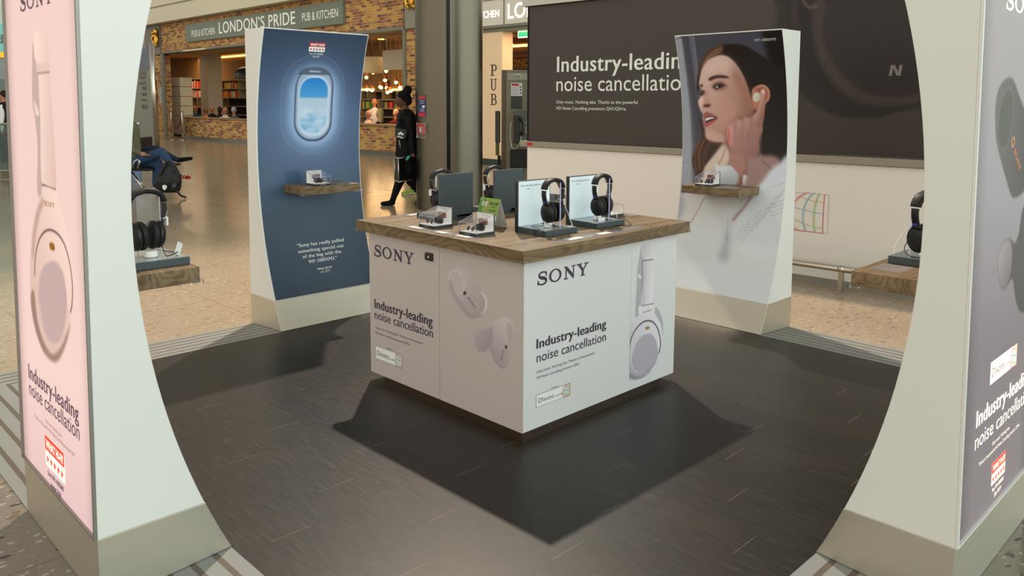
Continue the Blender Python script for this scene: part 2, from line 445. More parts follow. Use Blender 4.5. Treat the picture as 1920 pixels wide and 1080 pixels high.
# ------------------------------------------------------------------ shared materials
white_lam = mat('white_laminate', (233, 232, 226), .38)
steel = mat('brushed_steel', (208, 202, 186), .5, .92); n = N(steel)
v = n.mapping(scale=(1, 1, 60)); f = n.noise(v, 3, 4); n.rough(n.n('MapRange', i_Value=f, i_3=.42, i_4=.58).outputs[0])
steel_col = mat('column_steel', (104, 97, 84), .30, 1.0); n = N(steel_col)
f = n.noise(n.mapping(scale=(1, 1, 40)), 3, 4); n.rough(n.n('MapRange', i_Value=f, i_3=.24, i_4=.36).outputs[0])
chrome = mat('polished_steel', (205, 200, 190), .15, 1.0)
alu = mat('satin_aluminium', (178, 176, 168), .35, .9)
black_plastic = mat('black_plastic', (14, 14, 15), .38)
black_soft = mat('black_leatherette', (16, 15, 15), .55)
black_gloss = mat('black_gloss', (8, 8, 9), .12)
dark_base = mat('slate_display_plastic', (66, 76, 80), .42)
dark_edge = mat('dark_display_edge', (40, 41, 42), .45)
white_pl = mat('white_plastic', (236, 236, 232), .35)
ink = mat('dark_ink', (62, 56, 72), .5)
ink_thin = mat('grey_ink', (112, 108, 120), .5)
white_ink = mat('white_ink', (228, 230, 226), .5)
red_ink = mat('red_ink', (178, 32, 34), .5)
acrylic = mat('clear_acrylic', (255, 255, 255), .03, trans=1, ior=1.46)
clear_film = mat('clear_label_holder', (205, 200, 205), .08, spec=.8); n = N(clear_film); n.p.inputs['Alpha'].default_value = .35
glow_panel = mat('lit_white_panel', (220, 230, 232), .4, emit=.35, ecol=(205, 225, 232))
oak_x = wood('oak_laminate_x', 'x', (84, 68, 46), (126, 105, 78), (150, 128, 98))
oak_y = wood('oak_laminate_y', 'y', (76, 58, 38), (112, 90, 64), (140, 116, 88))
# dark plank vinyl
deck_m = mat('dark_wood_planks', (60, 50, 42), .36, spec=.5); n = N(deck_m)
sx = n.n('SeparateXYZ'); n.l(n.obj(), sx.inputs[0]); cx = n.n('CombineXYZ'); n.l(sx.outputs[1], cx.inputs[0]); n.l(sx.outputs[0], cx.inputs[1])
br = n.n('TexBrick'); n.l(cx.outputs[0], br.inputs['Vector']); br.offset = .37; br.offset_frequency = 2
br.inputs['Scale'].default_value = 1; br.inputs['Brick Width'].default_value = 1.10; br.inputs['Row Height'].default_value = .148; br.inputs['Mortar Size'].default_value = 0; br.inputs['Mortar Smooth'].default_value = .2
br.inputs['Color1'].default_value = (.2, .2, .2, 1); br.inputs['Color2'].default_value = (.8, .8, .8, 1)
gr = n.noise(n.mapping(scale=(38, 2.2, 1)), 3, 6, .65); gr2 = n.noise(n.mapping(scale=(150, 6, 1)), 2, 3); patch = n.noise(n.mapping(scale=(1.2, 1, 1)), 1.6, 4)
bw = n.n('RGBToBW'); n.l(br.outputs['Color'], bw.inputs[0])
f = n.math('ADD', n.math('MULTIPLY', gr, .5), n.math('ADD', n.math('MULTIPLY', gr2, .25), n.math('ADD', n.math('MULTIPLY', bw.outputs[0], .12), n.math('MULTIPLY', patch, .22))))
c = n.ramp(f, [(.40, (14, 12, 10)), (.53, (26, 21, 17)), (.70, (48, 40, 32))])
scuff = n.noise(n.mapping(scale=(5, 3, 1)), 2.0, 8, .75)
c = n.mix(n.n('MapRange', i_Value=scuff, i_1=.60, i_2=.78, i_4=.5).outputs[0], c, (100, 92, 80))
row = n.math('FLOOR', n.math('DIVIDE', sx.outputs[0], .148)); rx = n.math('FRACT', n.math('DIVIDE', sx.outputs[0], .148))
al = n.math('FRACT', n.math('ADD', n.math('DIVIDE', sx.outputs[1], 1.10), n.math('MULTIPLY', n.math('MODULO', n.math('ADD', row, 40), 7), .413)))
cross = n.math('LESS_THAN', al, .0022); longs = n.math('LESS_THAN', rx, .010)
c = n.mix(n.math('MULTIPLY', longs, .45), c, (16, 14, 12))
n.col(n.mix(n.math('MULTIPLY', cross, .75), c, (112, 102, 88)))
n.rough(n.n('MapRange', i_Value=gr, i_3=.30, i_4=.48).outputs[0]); n.bump(gr2, .08, .002)
# terrazzo
ter = mat('terrazzo', (190, 165, 135), .16, spec=.5); n = N(ter)
def chips(scale, lo, seedoff, thr, stretch=(1, 1.35, 1)):
    v = n.mapping(scale=stretch, rot=(0, 0, seedoff), loc=(seedoff*3.1, seedoff, 0))
    wv = n.n('TexNoise'); wv.inputs['Scale'].default_value = scale*1.5; n.l(v, wv.inputs['Vector'])
    vv = n.n('VectorMath', operation='MULTIPLY_ADD'); n.l(wv.outputs['Color'], vv.inputs[0]); vv.inputs[1].default_value = (.6/scale,)*3; n.l(v, vv.inputs[2])
    a = n.n('TexVoronoi', feature='F1'); a.inputs['Scale'].default_value = scale; n.l(vv.outputs[0], a.inputs['Vector'])
    s3 = n.n('SeparateColor'); n.l(a.outputs['Color'], s3.inputs[0])
    size = n.math('MULTIPLY', n.math('GREATER_THAN', s3.outputs[0], thr), n.math('ADD', n.math('MULTIPLY', s3.outputs[1], .30), .10))
    return n.math('LESS_THAN', a.outputs['Distance'], size), s3.outputs[2]
m1, id1 = chips(13, 0, .3, .30, (1, 1.7, 1)); m2, id2 = chips(30, 0, 1.1, .25); m3, id3 = chips(75, 0, 2.2, .25)
sx = n.n('SeparateXYZ'); n.l(n.obj(), sx.inputs[0])
grey = n.math('MULTIPLY', n.math('LESS_THAN', sx.outputs[1], .853), n.math('LESS_THAN', sx.outputs[0], 2.0))
basec = n.mix(n.noise(n.obj(), 1.3, 3), (156, 136, 110), (174, 155, 130))
basec = n.mix(grey, basec, (132, 124, 112))
light_c = n.ramp(id1, [(0, (98, 88, 80)), (.3, (206, 192, 170)), (.55, (178, 160, 136)), (.8, (120, 104, 90))], 'CONSTANT')
dark_c = n.ramp(id1, [(0, (52, 48, 50)), (.35, (190, 172, 148)), (.6, (66, 60, 58)), (.85, (118, 98, 78))], 'CONSTANT')
c = n.mix(n.math('MULTIPLY', m3, .28), basec, n.ramp(id3, [(0, (90, 80, 72)), (.4, (215, 205, 188)), (.75, (140, 122, 104))], 'CONSTANT'))
c = n.mix(n.math('MULTIPLY', m2, .45), c, n.ramp(id2, [(0, (96, 88, 82)), (.4, (214, 202, 182)), (.75, (150, 130, 108))], 'CONSTANT'))
c = n.mix(n.math('MULTIPLY', m1, n.math('ADD', n.math('MULTIPLY', grey, .55), .42)), c, n.mix(grey, light_c, dark_c))
gx = n.math('ABSOLUTE', n.math('SUBTRACT', n.math('FRACT', n.math('DIVIDE', n.math('ADD', sx.outputs[0], 60-.69), .59*2)), .5))
gy = n.math('ABSOLUTE', n.math('SUBTRACT', n.math('FRACT', n.math('DIVIDE', n.math('ADD', sx.outputs[1], 60+.20), .59)), .5))
jl = n.math('MAXIMUM', n.math('GREATER_THAN', gx, .4975), n.math('GREATER_THAN', gy, .495))
n.col(n.mix(n.math('MULTIPLY', jl, .6), c, (96, 80, 62))); n.rough(n.n('MapRange', i_Value=n.noise(n.obj(), 3, 2), i_3=.13, i_4=.22).outputs[0])
# ribbed ramp
def ramp_mat(name, axis):
    m = mat(name, (175, 175, 170), .45, spec=.4); n = N(m)
    s = n.n('SeparateXYZ'); n.l(n.obj(), s.inputs[0]); a = n.math('ABSOLUTE', s.outputs['XYZ'.index(axis)])
    t = n.math('FRACT', n.math('DIVIDE', n.math('SUBTRACT', a, R_IN-.073*.35), .0727))
    g = n.math('LESS_THAN', t, .27)
    n.col(n.mix(g, (146, 147, 144), (104, 94, 82))); n.bump(n.math('SUBTRACT', 1, g), .4, .002); return m
rampX, rampY = ramp_mat('ribbed_ramp_x', 'X'), ramp_mat('ribbed_ramp_y', 'Y')

# ------------------------------------------------------------------ floor + platform
m = MB(); m.quad((-30, -14, Z_G), (60, -14, Z_G), (60, 75, Z_G), (-30, 75, Z_G)); obj('floor', m, ter, kind='structure')
plat = thing('exhibition_platform', 'square dark wood plank platform with ribbed grey ramp edges', 'platform', (0, 0, Z_G))
obj('deck', MB().box(-R_IN, R_IN, -R_IN, R_IN, Z_G, 0), deck_m, plat)
for k in range(4):
    a, b = R_IN, R_IN+D_T
    P = [(-a, -a), (a, -a), (b, -b), (-b, -b)]
    rot = lambda p: [(p[0], p[1]), (-p[1], p[0]), (-p[0], -p[1]), (p[1], -p[0])][k]
    q = [rot(p) for p in P]; m = MB()
    bot = [m.b.verts.new((x, y, Z_G)) for x, y in q]; e = .003
    top = [m.b.verts.new((q[0][0], q[0][1], -.001)), m.b.verts.new((q[1][0], q[1][1], -.001)), m.b.verts.new((q[2][0], q[2][1], Z_G+e)), m.b.verts.new((q[3][0], q[3][1], Z_G+e))]
    m.b.faces.new(top)
    for i in range(4): m.b.faces.new((bot[i], bot[(i+1) % 4], top[(i+1) % 4], top[i]))
    m.b.faces.new(bot[::-1])
    obj('ramp', m, rampY if k % 2 == 0 else rampX, plat)

# ------------------------------------------------------------------ totems
RC = R_IN+D_T/2
def make_totem():
    t = thing('display_totem', 'x', 'display stand', (0, RC, 0))
    zs = [.18+(1.9-.18)*i/28 for i in range(29)]
    prof = [(R_IN+arc(z), z) for z in zs]+[(R_IN+D_T-LEAN, 1.9), (R_IN+D_T, .18)]
    obj('body', MB().prism(prof, -W_T, W_T), white_lam, t, bevel=.002)
    zb = [i*.18/5 for i in range(6)]
    pb = [(R_IN+arc(z)-.001, z+(.0012 if z == 0 else 0)) for z in zb]+[(R_IN+D_T+.001, .18), (R_IN+D_T+.001, Z_G+.004)]
    obj('steel_base', MB().prism(pb, -W_T-.001, W_T+.001), steel, t, bevel=.0015)
    sh = obj('shelf', MB().box(-.211, .211, 1.73, R_IN+arc(.88)+.004, .851, .903), oak_x, t, bevel=.0012)
    for sgn in (-1, 1):
        m = MB(); m.box(sgn*.211-.022, sgn*.211+.022, 1.727, 1.7295, .851, .863); x = sgn*.2115; m.box(min(x, x+sgn*.0025), max(x, x+sgn*.0025), 1.727, 1.757, .851, .863)
        m.box(sgn*.211-.022, sgn*.211+.0025*sgn, 1.727, 1.757, .8485, .8508) if sgn > 0 else m.box(sgn*.211-.0025, sgn*.211+.022, 1.727, 1.757, .8485, .8508)
        c_ = obj('corner_guard', m, acrylic, sh); 
    return t
tot_blue = make_totem()
tot_blue['label'] = 'tall curved totem with dark blue aeroplane window poster'
tot_wom = dup(tot_blue, (RC, 0, 0), -PI/2, 'tall curved totem with portrait of a woman touching her earbud')
tot_pink = dup(tot_blue, (-RC, 0, 0), PI/2, 'totem in the left foreground with glowing pale pink headphone lightbox')
tot_grey = dup(tot_blue, (0, -RC, 0), PI, 'totem in the right foreground with grey earbud lightbox on its side')
for t in (tot_blue, tot_wom, tot_pink, tot_grey): t['group'] = 'display totems around the platform'
S_blue = Surf((0, R_IN, 0), (1, 0, 0), (0, -1, 0), arc); S_wom = Surf((R_IN, 0, 0), (0, -1, 0), (-1, 0, 0), arc)
S_pink = Surf((-R_IN-D_T, 0, 0), (0, -1, 0), (-1, 0, 0), lean); S_grey = Surf((0, -R_IN-D_T, 0), (1, 0, 0), (0, -1, 0), lean)

# ------------------------------------------------------------------ counter
CX0, CX1, CY0, CY1 = -.4825, .6416, -.4873, .6272
ZB, ZT, ZW, OV = .0428, .7891, .8429, .0458
cnt = thing('display_counter', 'white square counter with oak worktop standing in the middle of the platform', 'counter', ((CX0+CX1)/2, (CY0+CY1)/2, 0))
obj('plinth', MB().box(CX0+.001, CX1-.125, CY0+.001, CY1-.125, .0005, ZB), mat('plinth_steel', (116, 100, 86), .33, 1.0), cnt)
obj('body', MB().box(CX0+.006, CX1, CY0, CY1, ZB, ZT), white_lam, cnt, bevel=.001)
wtop = obj('worktop', MB().box(CX0-OV, CX1+OV, CY0-OV, CY1+OV, ZT, ZW), oak_x, cnt, bevel=.0015)
wtop.data.materials.append(oak_y)
for p in wtop.data.polygons:
    if abs(p.normal.x) > .9: p.material_index = 1
for sx_, x in ((-1, CX0-OV), (1, CX1+OV)):
    for sy_, y in ((-1, CY0-OV), (1, CY1+OV)):
        m = MB(); a, b = (x, x-sx_*.028); m.box(min(a+sx_*.003, b), max(a+sx_*.003, b), min(y+sy_*.0005, y+sy_*.003), max(y+sy_*.0005, y+sy_*.003), ZT-.003, ZT+.013)
        m.box(min(x+sx_*.0005, x+sx_*.003), max(x+sx_*.0005, x+sx_*.003), min(y, y-sy_*.028), max(y, y-sy_*.028), ZT-.003, ZT+.013)
        obj('corner_guard', m, acrylic, wtop)
S_cl = Surf((CX0, 0, 0), (0, -1, 0), (-1, 0, 0)); S_cr = Surf((0, CY0, 0), (1, 0, 0), (0, -1, 0))
# ------------------------------------------------------------------ printed graphics
GY = (1.05, 1.0, 1.03); GX = (1.45, 1.5, 1.75)      # printed reflectance for one unit of the traced tone (faces towards -y / -x)
def zf(p, z):
    return p.frame(*z)
def badge(surf, parent, c_px, w, lit, sub, rows, ink_m):
    """red and white review badge with five stars; c_px: photo pixel of its middle"""
    u, z = surf.uv(*c_px); h = w*.50
    wm = MATS['badge_white_lit' if lit else 'badge_white']; rm = MATS['badge_red_lit' if lit else 'badge_red']
    bd = plate('award_badge', surf, u-w/2, u+w/2, z-h/2, z+h/2, wm, parent, off=.0014)
    plate('badge_header', surf, u-w/2, u+w/2, z+h*.02, z+h/2, rm, bd, off=.0018)
    obj('badge_lettering', lay(font_mesh('WHAT HI-FI?', .035), surf, u-w*.45, z+h*.12, u+w*.45, h*.27, CAP, .0022), wm, bd)
    stars(surf, u, z-h*.25, w*.94, 5, h*.17, rm, bd)
    for i, (s, ww) in enumerate(rows):
        obj('caption_lettering', lay(font_mesh(s, .02), surf, u-ww/2, z-h/2-h*.30*(i+1), u+ww/2, h*.17, CAP, .0016), ink_m, bd)
mat('badge_white', (250, 250, 248), .4); mat('badge_red', (196, 36, 42), .5)
mat('badge_white_lit', (250, 244, 226), .5, emit=.75); mat('badge_red_lit', (214, 70, 50), .5, emit=.7)
lit_white = mat('lit_white_ink', (252, 240, 222), .5, emit=.9)
lit_ink = mat('lit_violet_ink', (96, 66, 88), .5, emit=.25); lit_thin = mat('lit_grey_ink', (150, 122, 132), .5, emit=.3)
gold_ink = mat('gold_ink', (170, 130, 60), .4, emit=.2)
copper = mat('copper_ink', (214, 128, 70), .35, emit=.4)
GLOBE = [(206, 84, 132), (228, 164, 96), (120, 178, 206), (156, 194, 112), (206, 84, 84), (130, 90, 120)]
def globe(surf, parent, u0, z0, u1, z1, w, lit=False, crop=.5):
    """coloured line globe, its left part, in the box u0..u1, z0..z1"""
    W = u1-u0; H = z1-z0; mats = []
    g = MB(); 
    obs = []
    def strip(pts, wd, k):
        b = bmesh.new(); P = [surf.xyz(a, c, .002+.0001*k) for a, c in pts]
        L = []
        for i, (a, c) in enumerate(pts):
            p, q = pts[max(i-1, 0)], pts[min(i+1, len(pts)-1)]; d = (q[0]-p[0], q[1]-p[1]); l = math.hypot(*d) or 1; nx, nz = -d[1]/l*wd/2, d[0]/l*wd/2
            L.append((b.verts.new(surf.xyz(a+nx, c+nz, .002+.0001*k)), b.verts.new(surf.xyz(a-nx, c-nz, .002+.0001*k))))
        for A, B_ in zip(L, L[1:]): b.faces.new((A[0], A[1], B_[1], B_[0]))
        me = bpy.data.meshes.new('s'); b.to_mesh(me); b.free(); return me
    fr = []
    clampf = lambda a, c: (min(max(a, u0), u1), min(max(c, z0), z1))
    R_ = H*.70; cu_, cz = u1-W*.10, z0+H*.46
    for k, sc in enumerate((1.0, .93, .62, .58, .30, .26, .02)):
        pts = [clampf(cu_-sc*R_*1.28*math.cos(t), cz+R_*1.02*math.sin(t)-.06*W) for t in np.linspace(-1.1, 1.1, 22)]
        fr.append((strip(pts, w*(1 if k % 2 == 0 else .5), k), (0, 1, 2, 2, 3, 3, 4)[k]))
    for k, hh in enumerate((.62, .22, -.18, -.58)):
        pts = [clampf(cu_+(x-1)*R_*1.28*math.sqrt(max(.02, 1-hh*hh)), cz+hh*R_*1.0-.22*H*math.sin(x*PI/2)*(1 if hh < 0 else .5)) for x in np.linspace(0, 1.0, 16)]
        fr.append((strip(pts, w*.8, k+7), (1, 2, 3, 4)[k]))
    b = bmesh.new(); ms = []
    out = bpy.data.meshes.new('globe_mark')
    for i, (me, ci) in enumerate(fr):
        n0 = len(b.faces); b.from_mesh(me); b.faces.ensure_lookup_table()
        for f_ in b.faces[n0:]: f_.material_index = ci
    cm = [MATS.get('globe%d%d' % (i, lit)) or mat('globe%d%d' % (i, lit), c, .5, emit=.4 if lit else 0) for i, c in enumerate(GLOBE)]
    return obj('globe_mark', b, cm, parent)
def store_tag(surf, parent, q, lit=False, caption=True):
    """small white shop plate; q: photo pixels of its top-left, top-right, bottom-left corners"""
    (u0, z1), (u1, _), (_, z0) = surf.uv(*q[0]), surf.uv(*q[1]), surf.uv(*q[2])
    wm = MATS['badge_white_lit' if lit else 'badge_white']
    pl = plate('shop_plate', surf, u0, u1, z0, z1, wm, parent, off=.0013)
    W, H = u1-u0, z1-z0; dk = lit_thin if lit else ink
    plate('plate_outline', surf, u0-W*.008, u1+W*.008, z0-W*.008, z1+W*.008, ink_thin, pl, off=.0011)
    obj('shop_lettering', lay(font_mesh('Dixons', -.004), surf, u0+W*.06, z0+H*.30, u0+W*.50, H*.42, CAP, .0020), dk, pl)
    obj('shop_lettering', lay(font_mesh('travel', -.004), surf, u0+W*.54, z0+H*.30, u0+W*.74, H*.22, .74, .0020), ink_thin if not lit else lit_thin, pl)
    globe(surf, pl, u0+W*.76, z0, u1, z1, W*.014, lit)
    if caption: obj('caption_lettering', lay(font_mesh('Available at', 0), surf, u0+W*.42, z1+H*.10, u0+W*.62, H*.13, CAP, .0016), dk, pl)

def headphone_art(p, bp, yp, c):
    """draws a side view of a headphone; bp: function mapping drawing units (x 0..290, y 60..1050) to frame units. c: tones"""
    T = lambda L: [bp(a, b) for a, b in L]
    w = p.h*3
    p.fill(T([(228, 66), (198, 92), (184, 180), (172, 270), (166, 400), (158, 590), (182, 590), (206, 520), (214, 300), (214, 180), (240, 120)]), c[2], 1.0)
    p.line(T([(208, 190), (210, 300), (206, 515)]), w*.7, c[5], 1.2)
    p.fill(T([(176, 285), (200, 300), (202, 316), (184, 312)]), c[0], .8)
    p.fill(T([(183, 520), (202, 515), (200, 560), (182, 570)]), c[0], .8)
    # cup behind
    p.fill(T([(300, 520), (335, 560), (358, 650), (350, 760), (322, 860), (290, 700), (286, 560)]), c[3], 1.0)
    p.fill(T([(200, 555), (150, 620), (112, 700), (84, 800), (70, 890), (74, 975), (104, 1030), (150, 1048), (215, 1030), (285, 965), (328, 855), (352, 740), (340, 640), (300, 570), (288, 515), (205, 515)]), c[1], .8, grad=(bp(90, 900), bp(300, 650), c[0]))
    p.fill(T([(72, 890), (74, 975), (104, 1030), (150, 1048), (215, 1030), (270, 985), (200, 1010), (140, 1005), (100, 960), (88, 880)]), c[4], 1.5)
    p.fill(T([(96, 880), (108, 830), (120, 835), (118, 900), (140, 975), (190, 1000), (250, 960), (300, 880), (328, 840), (300, 935), (240, 1005), (170, 1025), (120, 985)]), c[3], 1.2)
    # arm and yoke
    p.fill(T([(228, 68), (258, 66), (282, 84), (288, 130), (290, 300), (286, 500), (292, 515), (204, 515), (208, 400), (214, 300), (214, 185), (204, 150), (202, 110), (210, 80)]), c[1], .8, grad=(bp(205, 300), bp(288, 300), c[0]))
    p.fill(T([(216, 185), (228, 190), (222, 500), (209, 505)]), c[2], 3, alpha=.5)
    p.line(T([(212, 188), (250, 184), (288, 180)]), w*.6, c[5], .6, smooth=False); p.line(T([(205, 514), (250, 506), (288, 498)]), w*.8, c[5], .6)
    p.fill(T([(205, 515), (290, 502), (296, 560), (200, 575)]), c[0], 4, alpha=.7)
    # dark seam ring and faceplate
    p.line(T([(116, 835), (120, 790), (134, 735), (165, 680), (205, 638), (245, 622), (285, 632), (318, 675), (335, 735), (340, 790), (332, 850)]), w*1.1, c[5], .6)
    p.fill(T([(228, 722), (270, 718), (302, 755), (318, 815), (312, 880), (280, 940), (235, 980), (190, 986), (155, 965), (138, 915), (140, 860), (158, 800), (190, 748)]), c[3], .9)
    p.fill(T([(140, 860), (158, 965), (230, 985), (312, 900), (318, 830), (326, 860), (300, 930), (235, 992), (165, 985), (138, 930)]), c[4], 1.5, alpha=.6)
    p.fill(T([(232, 668), (258, 663), (260, 680), (234, 688)]), (150, 128, 84), .5)
    p.line(T([(226, 170), (280, 163)]), w*.9, c[0], 1)

# ---- counter, face towards -x (two cupboard doors)
SEAM = -S_cl.uv(824, 600)[0]
def tone(c, g):
    l = [x*g for x in lin(c)]; return tuple(255*(12.92*x if x <= .0031308 else 1.055*x**(1/2.4)-.055) for x in l)
card = mat('lilac_print', tone((165, 155, 152), 1.6), .35, spec=.4)
m = MB().box(CX0, CX0+.006, CY0, SEAM-.0015, ZB, ZT); dr = obj('panel', m, card, cnt)
m = MB().box(CX0, CX0+.006, SEAM+.0015, CY1, ZB, ZT); dl = obj('door', m, card, cnt)
lk = MB(); u, z = S_cl.uv(806, 481); lk.box(CX0-.012, CX0-.0002, -u-.028, -u+.028, z-.019, z+.019); lk = obj('lock', lk, black_gloss, dl, bevel=.006)
m = MB(); m.lathe([(.006, CX0-.0135), (.006, CX0-.012)], (0, -u-.004, z), 'x', 12); m.b.transform(Matrix.Identity(4)); obj('keyhole', m, chrome, lk)
sony(S_cl, (702.2, 479.5), (776.5, 491.5), 0, ink, dl, h_px=458.2)
text('headline_lettering', 'Industry-leading', S_cl, (702.7, 577), (811.5, 612), 0, ink, dl, .022, h_px=559)
text('headline_lettering', 'noise cancellation', S_cl, (703, 597), (812, 632), 0, ink, dl, 0, h_px=580)
text('small_lettering', 'Only music. Nothing else. Thanks to the powerful', S_cl, (704, 615), (793, 644), .012, ink_thin, dl)
text('small_lettering', 'HD Noise Cancelling processor QN1e', S_cl, (704, 624.5), (769.5, 645), .012, ink_thin, dl)
store_tag(S_cl, dl, [(704.8, 648), (754.2, 664), (704.8, 671)])
p = Paint(S_cl, -SEAM+.002, -CY0-.001, ZB+.001, ZT-.001, .0025, (165, 155, 152)); p.gain = (1.6, 1.6, 1.6); p.frame(660, 380, 2.348)
p.fill([(430, 310), (455, 286), (480, 286), (500, 300), (575, 385), (590, 420), (582, 478), (560, 503), (525, 508), (490, 480), (440, 400), (422, 355)], (176, 166, 168), .7, grad=((440, 300), (540, 500), (150, 141, 144)))
p.fill([(565, 388), (588, 408), (597, 440), (592, 470), (576, 487), (566, 489), (582, 470), (586, 430)], (186, 176, 177), .8)
p.fill(p.ell((461, 351), 32, 52, -18), (168, 157, 160), .7); p.line(p.ell((461, 351), 32, 52, -18), .0022, (196, 188, 190), .5, closed=True)
p.fill([(424, 350), (440, 402), (490, 482), (525, 508), (560, 503), (575, 492), (540, 494), (505, 470), (455, 395), (436, 340)], (140, 130, 134), 2, alpha=.7)
p.fill(p.ell((497, 398), 7, 9), (58, 50, 48), .5); p.line(p.ell((497, 398), 8, 10), .0015, (190, 150, 90), .4, closed=True)
p.fill([(598, 580), (600, 560), (615, 545), (622, 540), (640, 560), (632, 660), (614, 656), (600, 630)], (146, 136, 140), 1)
p.fill([(618, 548), (624, 525), (645, 512), (680, 506), (700, 520), (712, 555), (714, 600), (700, 660), (685, 715), (672, 729), (655, 728), (630, 700), (614, 650), (622, 600)], (178, 168, 170), .7, grad=((700, 540), (640, 710), (146, 137, 140)))
p.fill([(682, 530), (700, 536), (711, 570), (711, 600), (700, 630), (690, 634), (680, 600), (679, 560)], (160, 150, 154), .7); p.line([(684, 530), (679, 560), (680, 600), (690, 634)], .002, (192, 184, 186), .5)
p.line([(616, 640), (634, 700), (668, 728)], .003, (126, 116, 120), 1)
p.fill([(538, 600), (540, 575), (560, 556), (590, 556), (602, 572), (604, 610), (596, 645), (575, 656), (550, 645)], (160, 150, 152), .9, grad=((545, 570), (600, 640), (138, 129, 132)))
p.fill(p.ell((679, 635), 5, 9), (58, 50, 48), .5)
p.build('earbud_print', print_mat('counter_print'), dr)
u, z = S_cl.uv(660+508/2.348, 380+418/2.348)
obj('brand_lettering', lay(slab_sony(), S_cl, u, z, u+.066, .0125, 1, .0016, rot=-41), MATS.get('bronze') or mat('bronze', (140, 112, 90), .5), dr)
u, z = S_cl.uv(660+660/2.348, 380+697/2.348)
obj('brand_lettering', lay(slab_sony(), S_cl, u, z, u+.052, .010, 1, .0016, rot=72), MATS['bronze'], dr)
# ---- counter, face towards -y
pr = plate('graphic_panel', S_cr, CX0+.0135, CX1-.0135, ZB+.001, ZT-.001, mat('pale_grey_print', tone((205, 206, 207), 1.28), .35, spec=.4), cnt, thick=.0012)
S_cr2 = Surf((0, CY0-.0012, 0), (1, 0, 0), (0, -1, 0))
sony(S_cr2, (1007.5, 536), (1103, 516), 0, ink, pr, h_px=511)
text('headline_lettering', 'Industry-leading', S_cr2, (1005.5, 654), (1136, 620), 0, ink, pr, .022, h_px=635)
text('headline_lettering', 'noise cancellation', S_cr2, (1006, 680), (1135.5, 640.5), 0, ink, pr, 0, h_px=661)
text('small_lettering', 'Only music. Nothing else. Thanks to the powerful', S_cr2, (1006, 700), (1114, 664.5), .012, ink_thin, pr)
text('small_lettering', 'HD Noise Cancelling processor QN1.', S_cr2, (1006, 711), (1087, 683), .012, ink_thin, pr)
store_tag(S_cr2, pr, [(1005.3, 741.5), (1069.5, 718.5), (1005.2, 764)])
p = Paint(S_cr2, .26, CX1-.0145, ZB+.002, ZT-.002, .0022, (205, 206, 207)); p.gain = (1.28,)*3; p.frame(1150, 440, 3.857)
headphone_art(p, lambda a, b: (a, b), None, [(214, 212, 217), (190, 187, 194), (168, 165, 172), (170, 165, 176), (140, 136, 146), (72, 68, 78)])
p.build('headphone_print', MATS['counter_print'], pr)
sony(S_cr2, (1205, 587.5), (1221.5, 584.5), .0095, MATS['bronze'], pr)

# ---- blue poster (curved)
p = Paint(S_blue, -W_T+.010, W_T-.006, .184, 1.893, .0036, (70, 85, 100)); p.gain = (.90, .98, 1.14); p.frame(440, 30, 3.6)
p.vgrad([(.18, (58, 72, 84)), (.7, (64, 80, 94)), (.95, (82, 102, 124)), (1.35, (96, 118, 146)), (1.6, (78, 98, 124)), (1.9, (60, 74, 92))])
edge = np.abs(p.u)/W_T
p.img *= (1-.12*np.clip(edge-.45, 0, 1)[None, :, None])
def rrect(uc, zc, w, h, r, n=8):
    o = []
    for cx_, cz_, a0 in ((w/2-r, h/2-r, 0), (-w/2+r, h/2-r, 90), (-w/2+r, -h/2+r, 180), (w/2-r, -h/2+r, 270)):
        o += [(uc+cx_+r*math.cos(math.radians(a0+90*k/n)), zc+cz_+r*math.sin(math.radians(a0+90*k/n))) for k in range(n+1)]
    return o
def rr(x0, y0, x1, y1, rf):
    xm, ym = (x0+x1)/2, (y0+y1)/2
    a = p.P((x0, ym)); b = p.P((x1, ym)); t = p.P((xm, y0)); q = p.P((xm, y1)); w, h = b[0]-a[0], t[1]-q[1]
    return rrect((a[0]+b[0])/2, (t[1]+q[1])/2, w, h, w*rf)
p.fill_uv(rr(360, 335, 700, 900, .47), (150, 178, 212), 18, .75)
p.fill_uv(rr(380, 350, 685, 865, .47), (196, 216, 240), 9, .9)
p.line_uv(rr(312, 265, 735, 930, .48), .003, (160, 180, 200), .5, .55, closed=True)
p.fill_uv(rr(404, 345, 658, 846, .46), (52, 64, 84), 1)
p.fill_uv(rr(412, 352, 650, 832, .46), (176, 192, 210), 1)
p.fill([(428, 390), (445, 362), (480, 350), (550, 346), (600, 352), (635, 372), (648, 396)], (92, 106, 122), .7, smooth=False)
p.line([(428, 391), (648, 398)], .003, (40, 50, 62), .6, smooth=False)
p.line([(506, 373), (578, 377)], .008, (214, 222, 228), .7, smooth=False)
p.fill_uv(rr(428, 402, 640, 812, .44), (222, 232, 238), 1.2)
gl = rr(437, 417, 623, 786, .42); sub = Paint(S_blue, -W_T+.010, W_T-.006, .184, 1.893, .0036, (0, 0, 0))
zt_, zb_ = max(q[1] for q in gl), min(q[1] for q in gl)
zm = lambda f_: zb_+(zt_-zb_)*f_
sub.vgrad([(zb_, (100, 170, 208)), (zm(.14), (150, 196, 220)), (zm(.32), (140, 186, 216)), (zm(.40), (206, 220, 228)), (zm(.62), (200, 216, 226)), (zm(.66), (86, 168, 214)), (zm(.9), (52, 148, 214)), (zt_, (40, 134, 206))])
rs = np.random.RandomState(3)
for _ in range(70):
    cu_, cz_ = rs.uniform(-.12, .14), rs.uniform(zb_, zm(.42)); w_ = rs.uniform(.012, .05)
    sub.fill_uv([(cu_+w_*math.cos(t), cz_+w_*.35*math.sin(t)) for t in np.linspace(0, 2*PI, 12, endpoint=False)], (226, 236, 240), 1.6, rs.uniform(.2, .6))
mk = Paint(S_blue, -W_T+.010, W_T-.006, .184, 1.893, .0036, (0, 0, 0)); mk.fill_uv(gl, (1, 1, 1), .7)
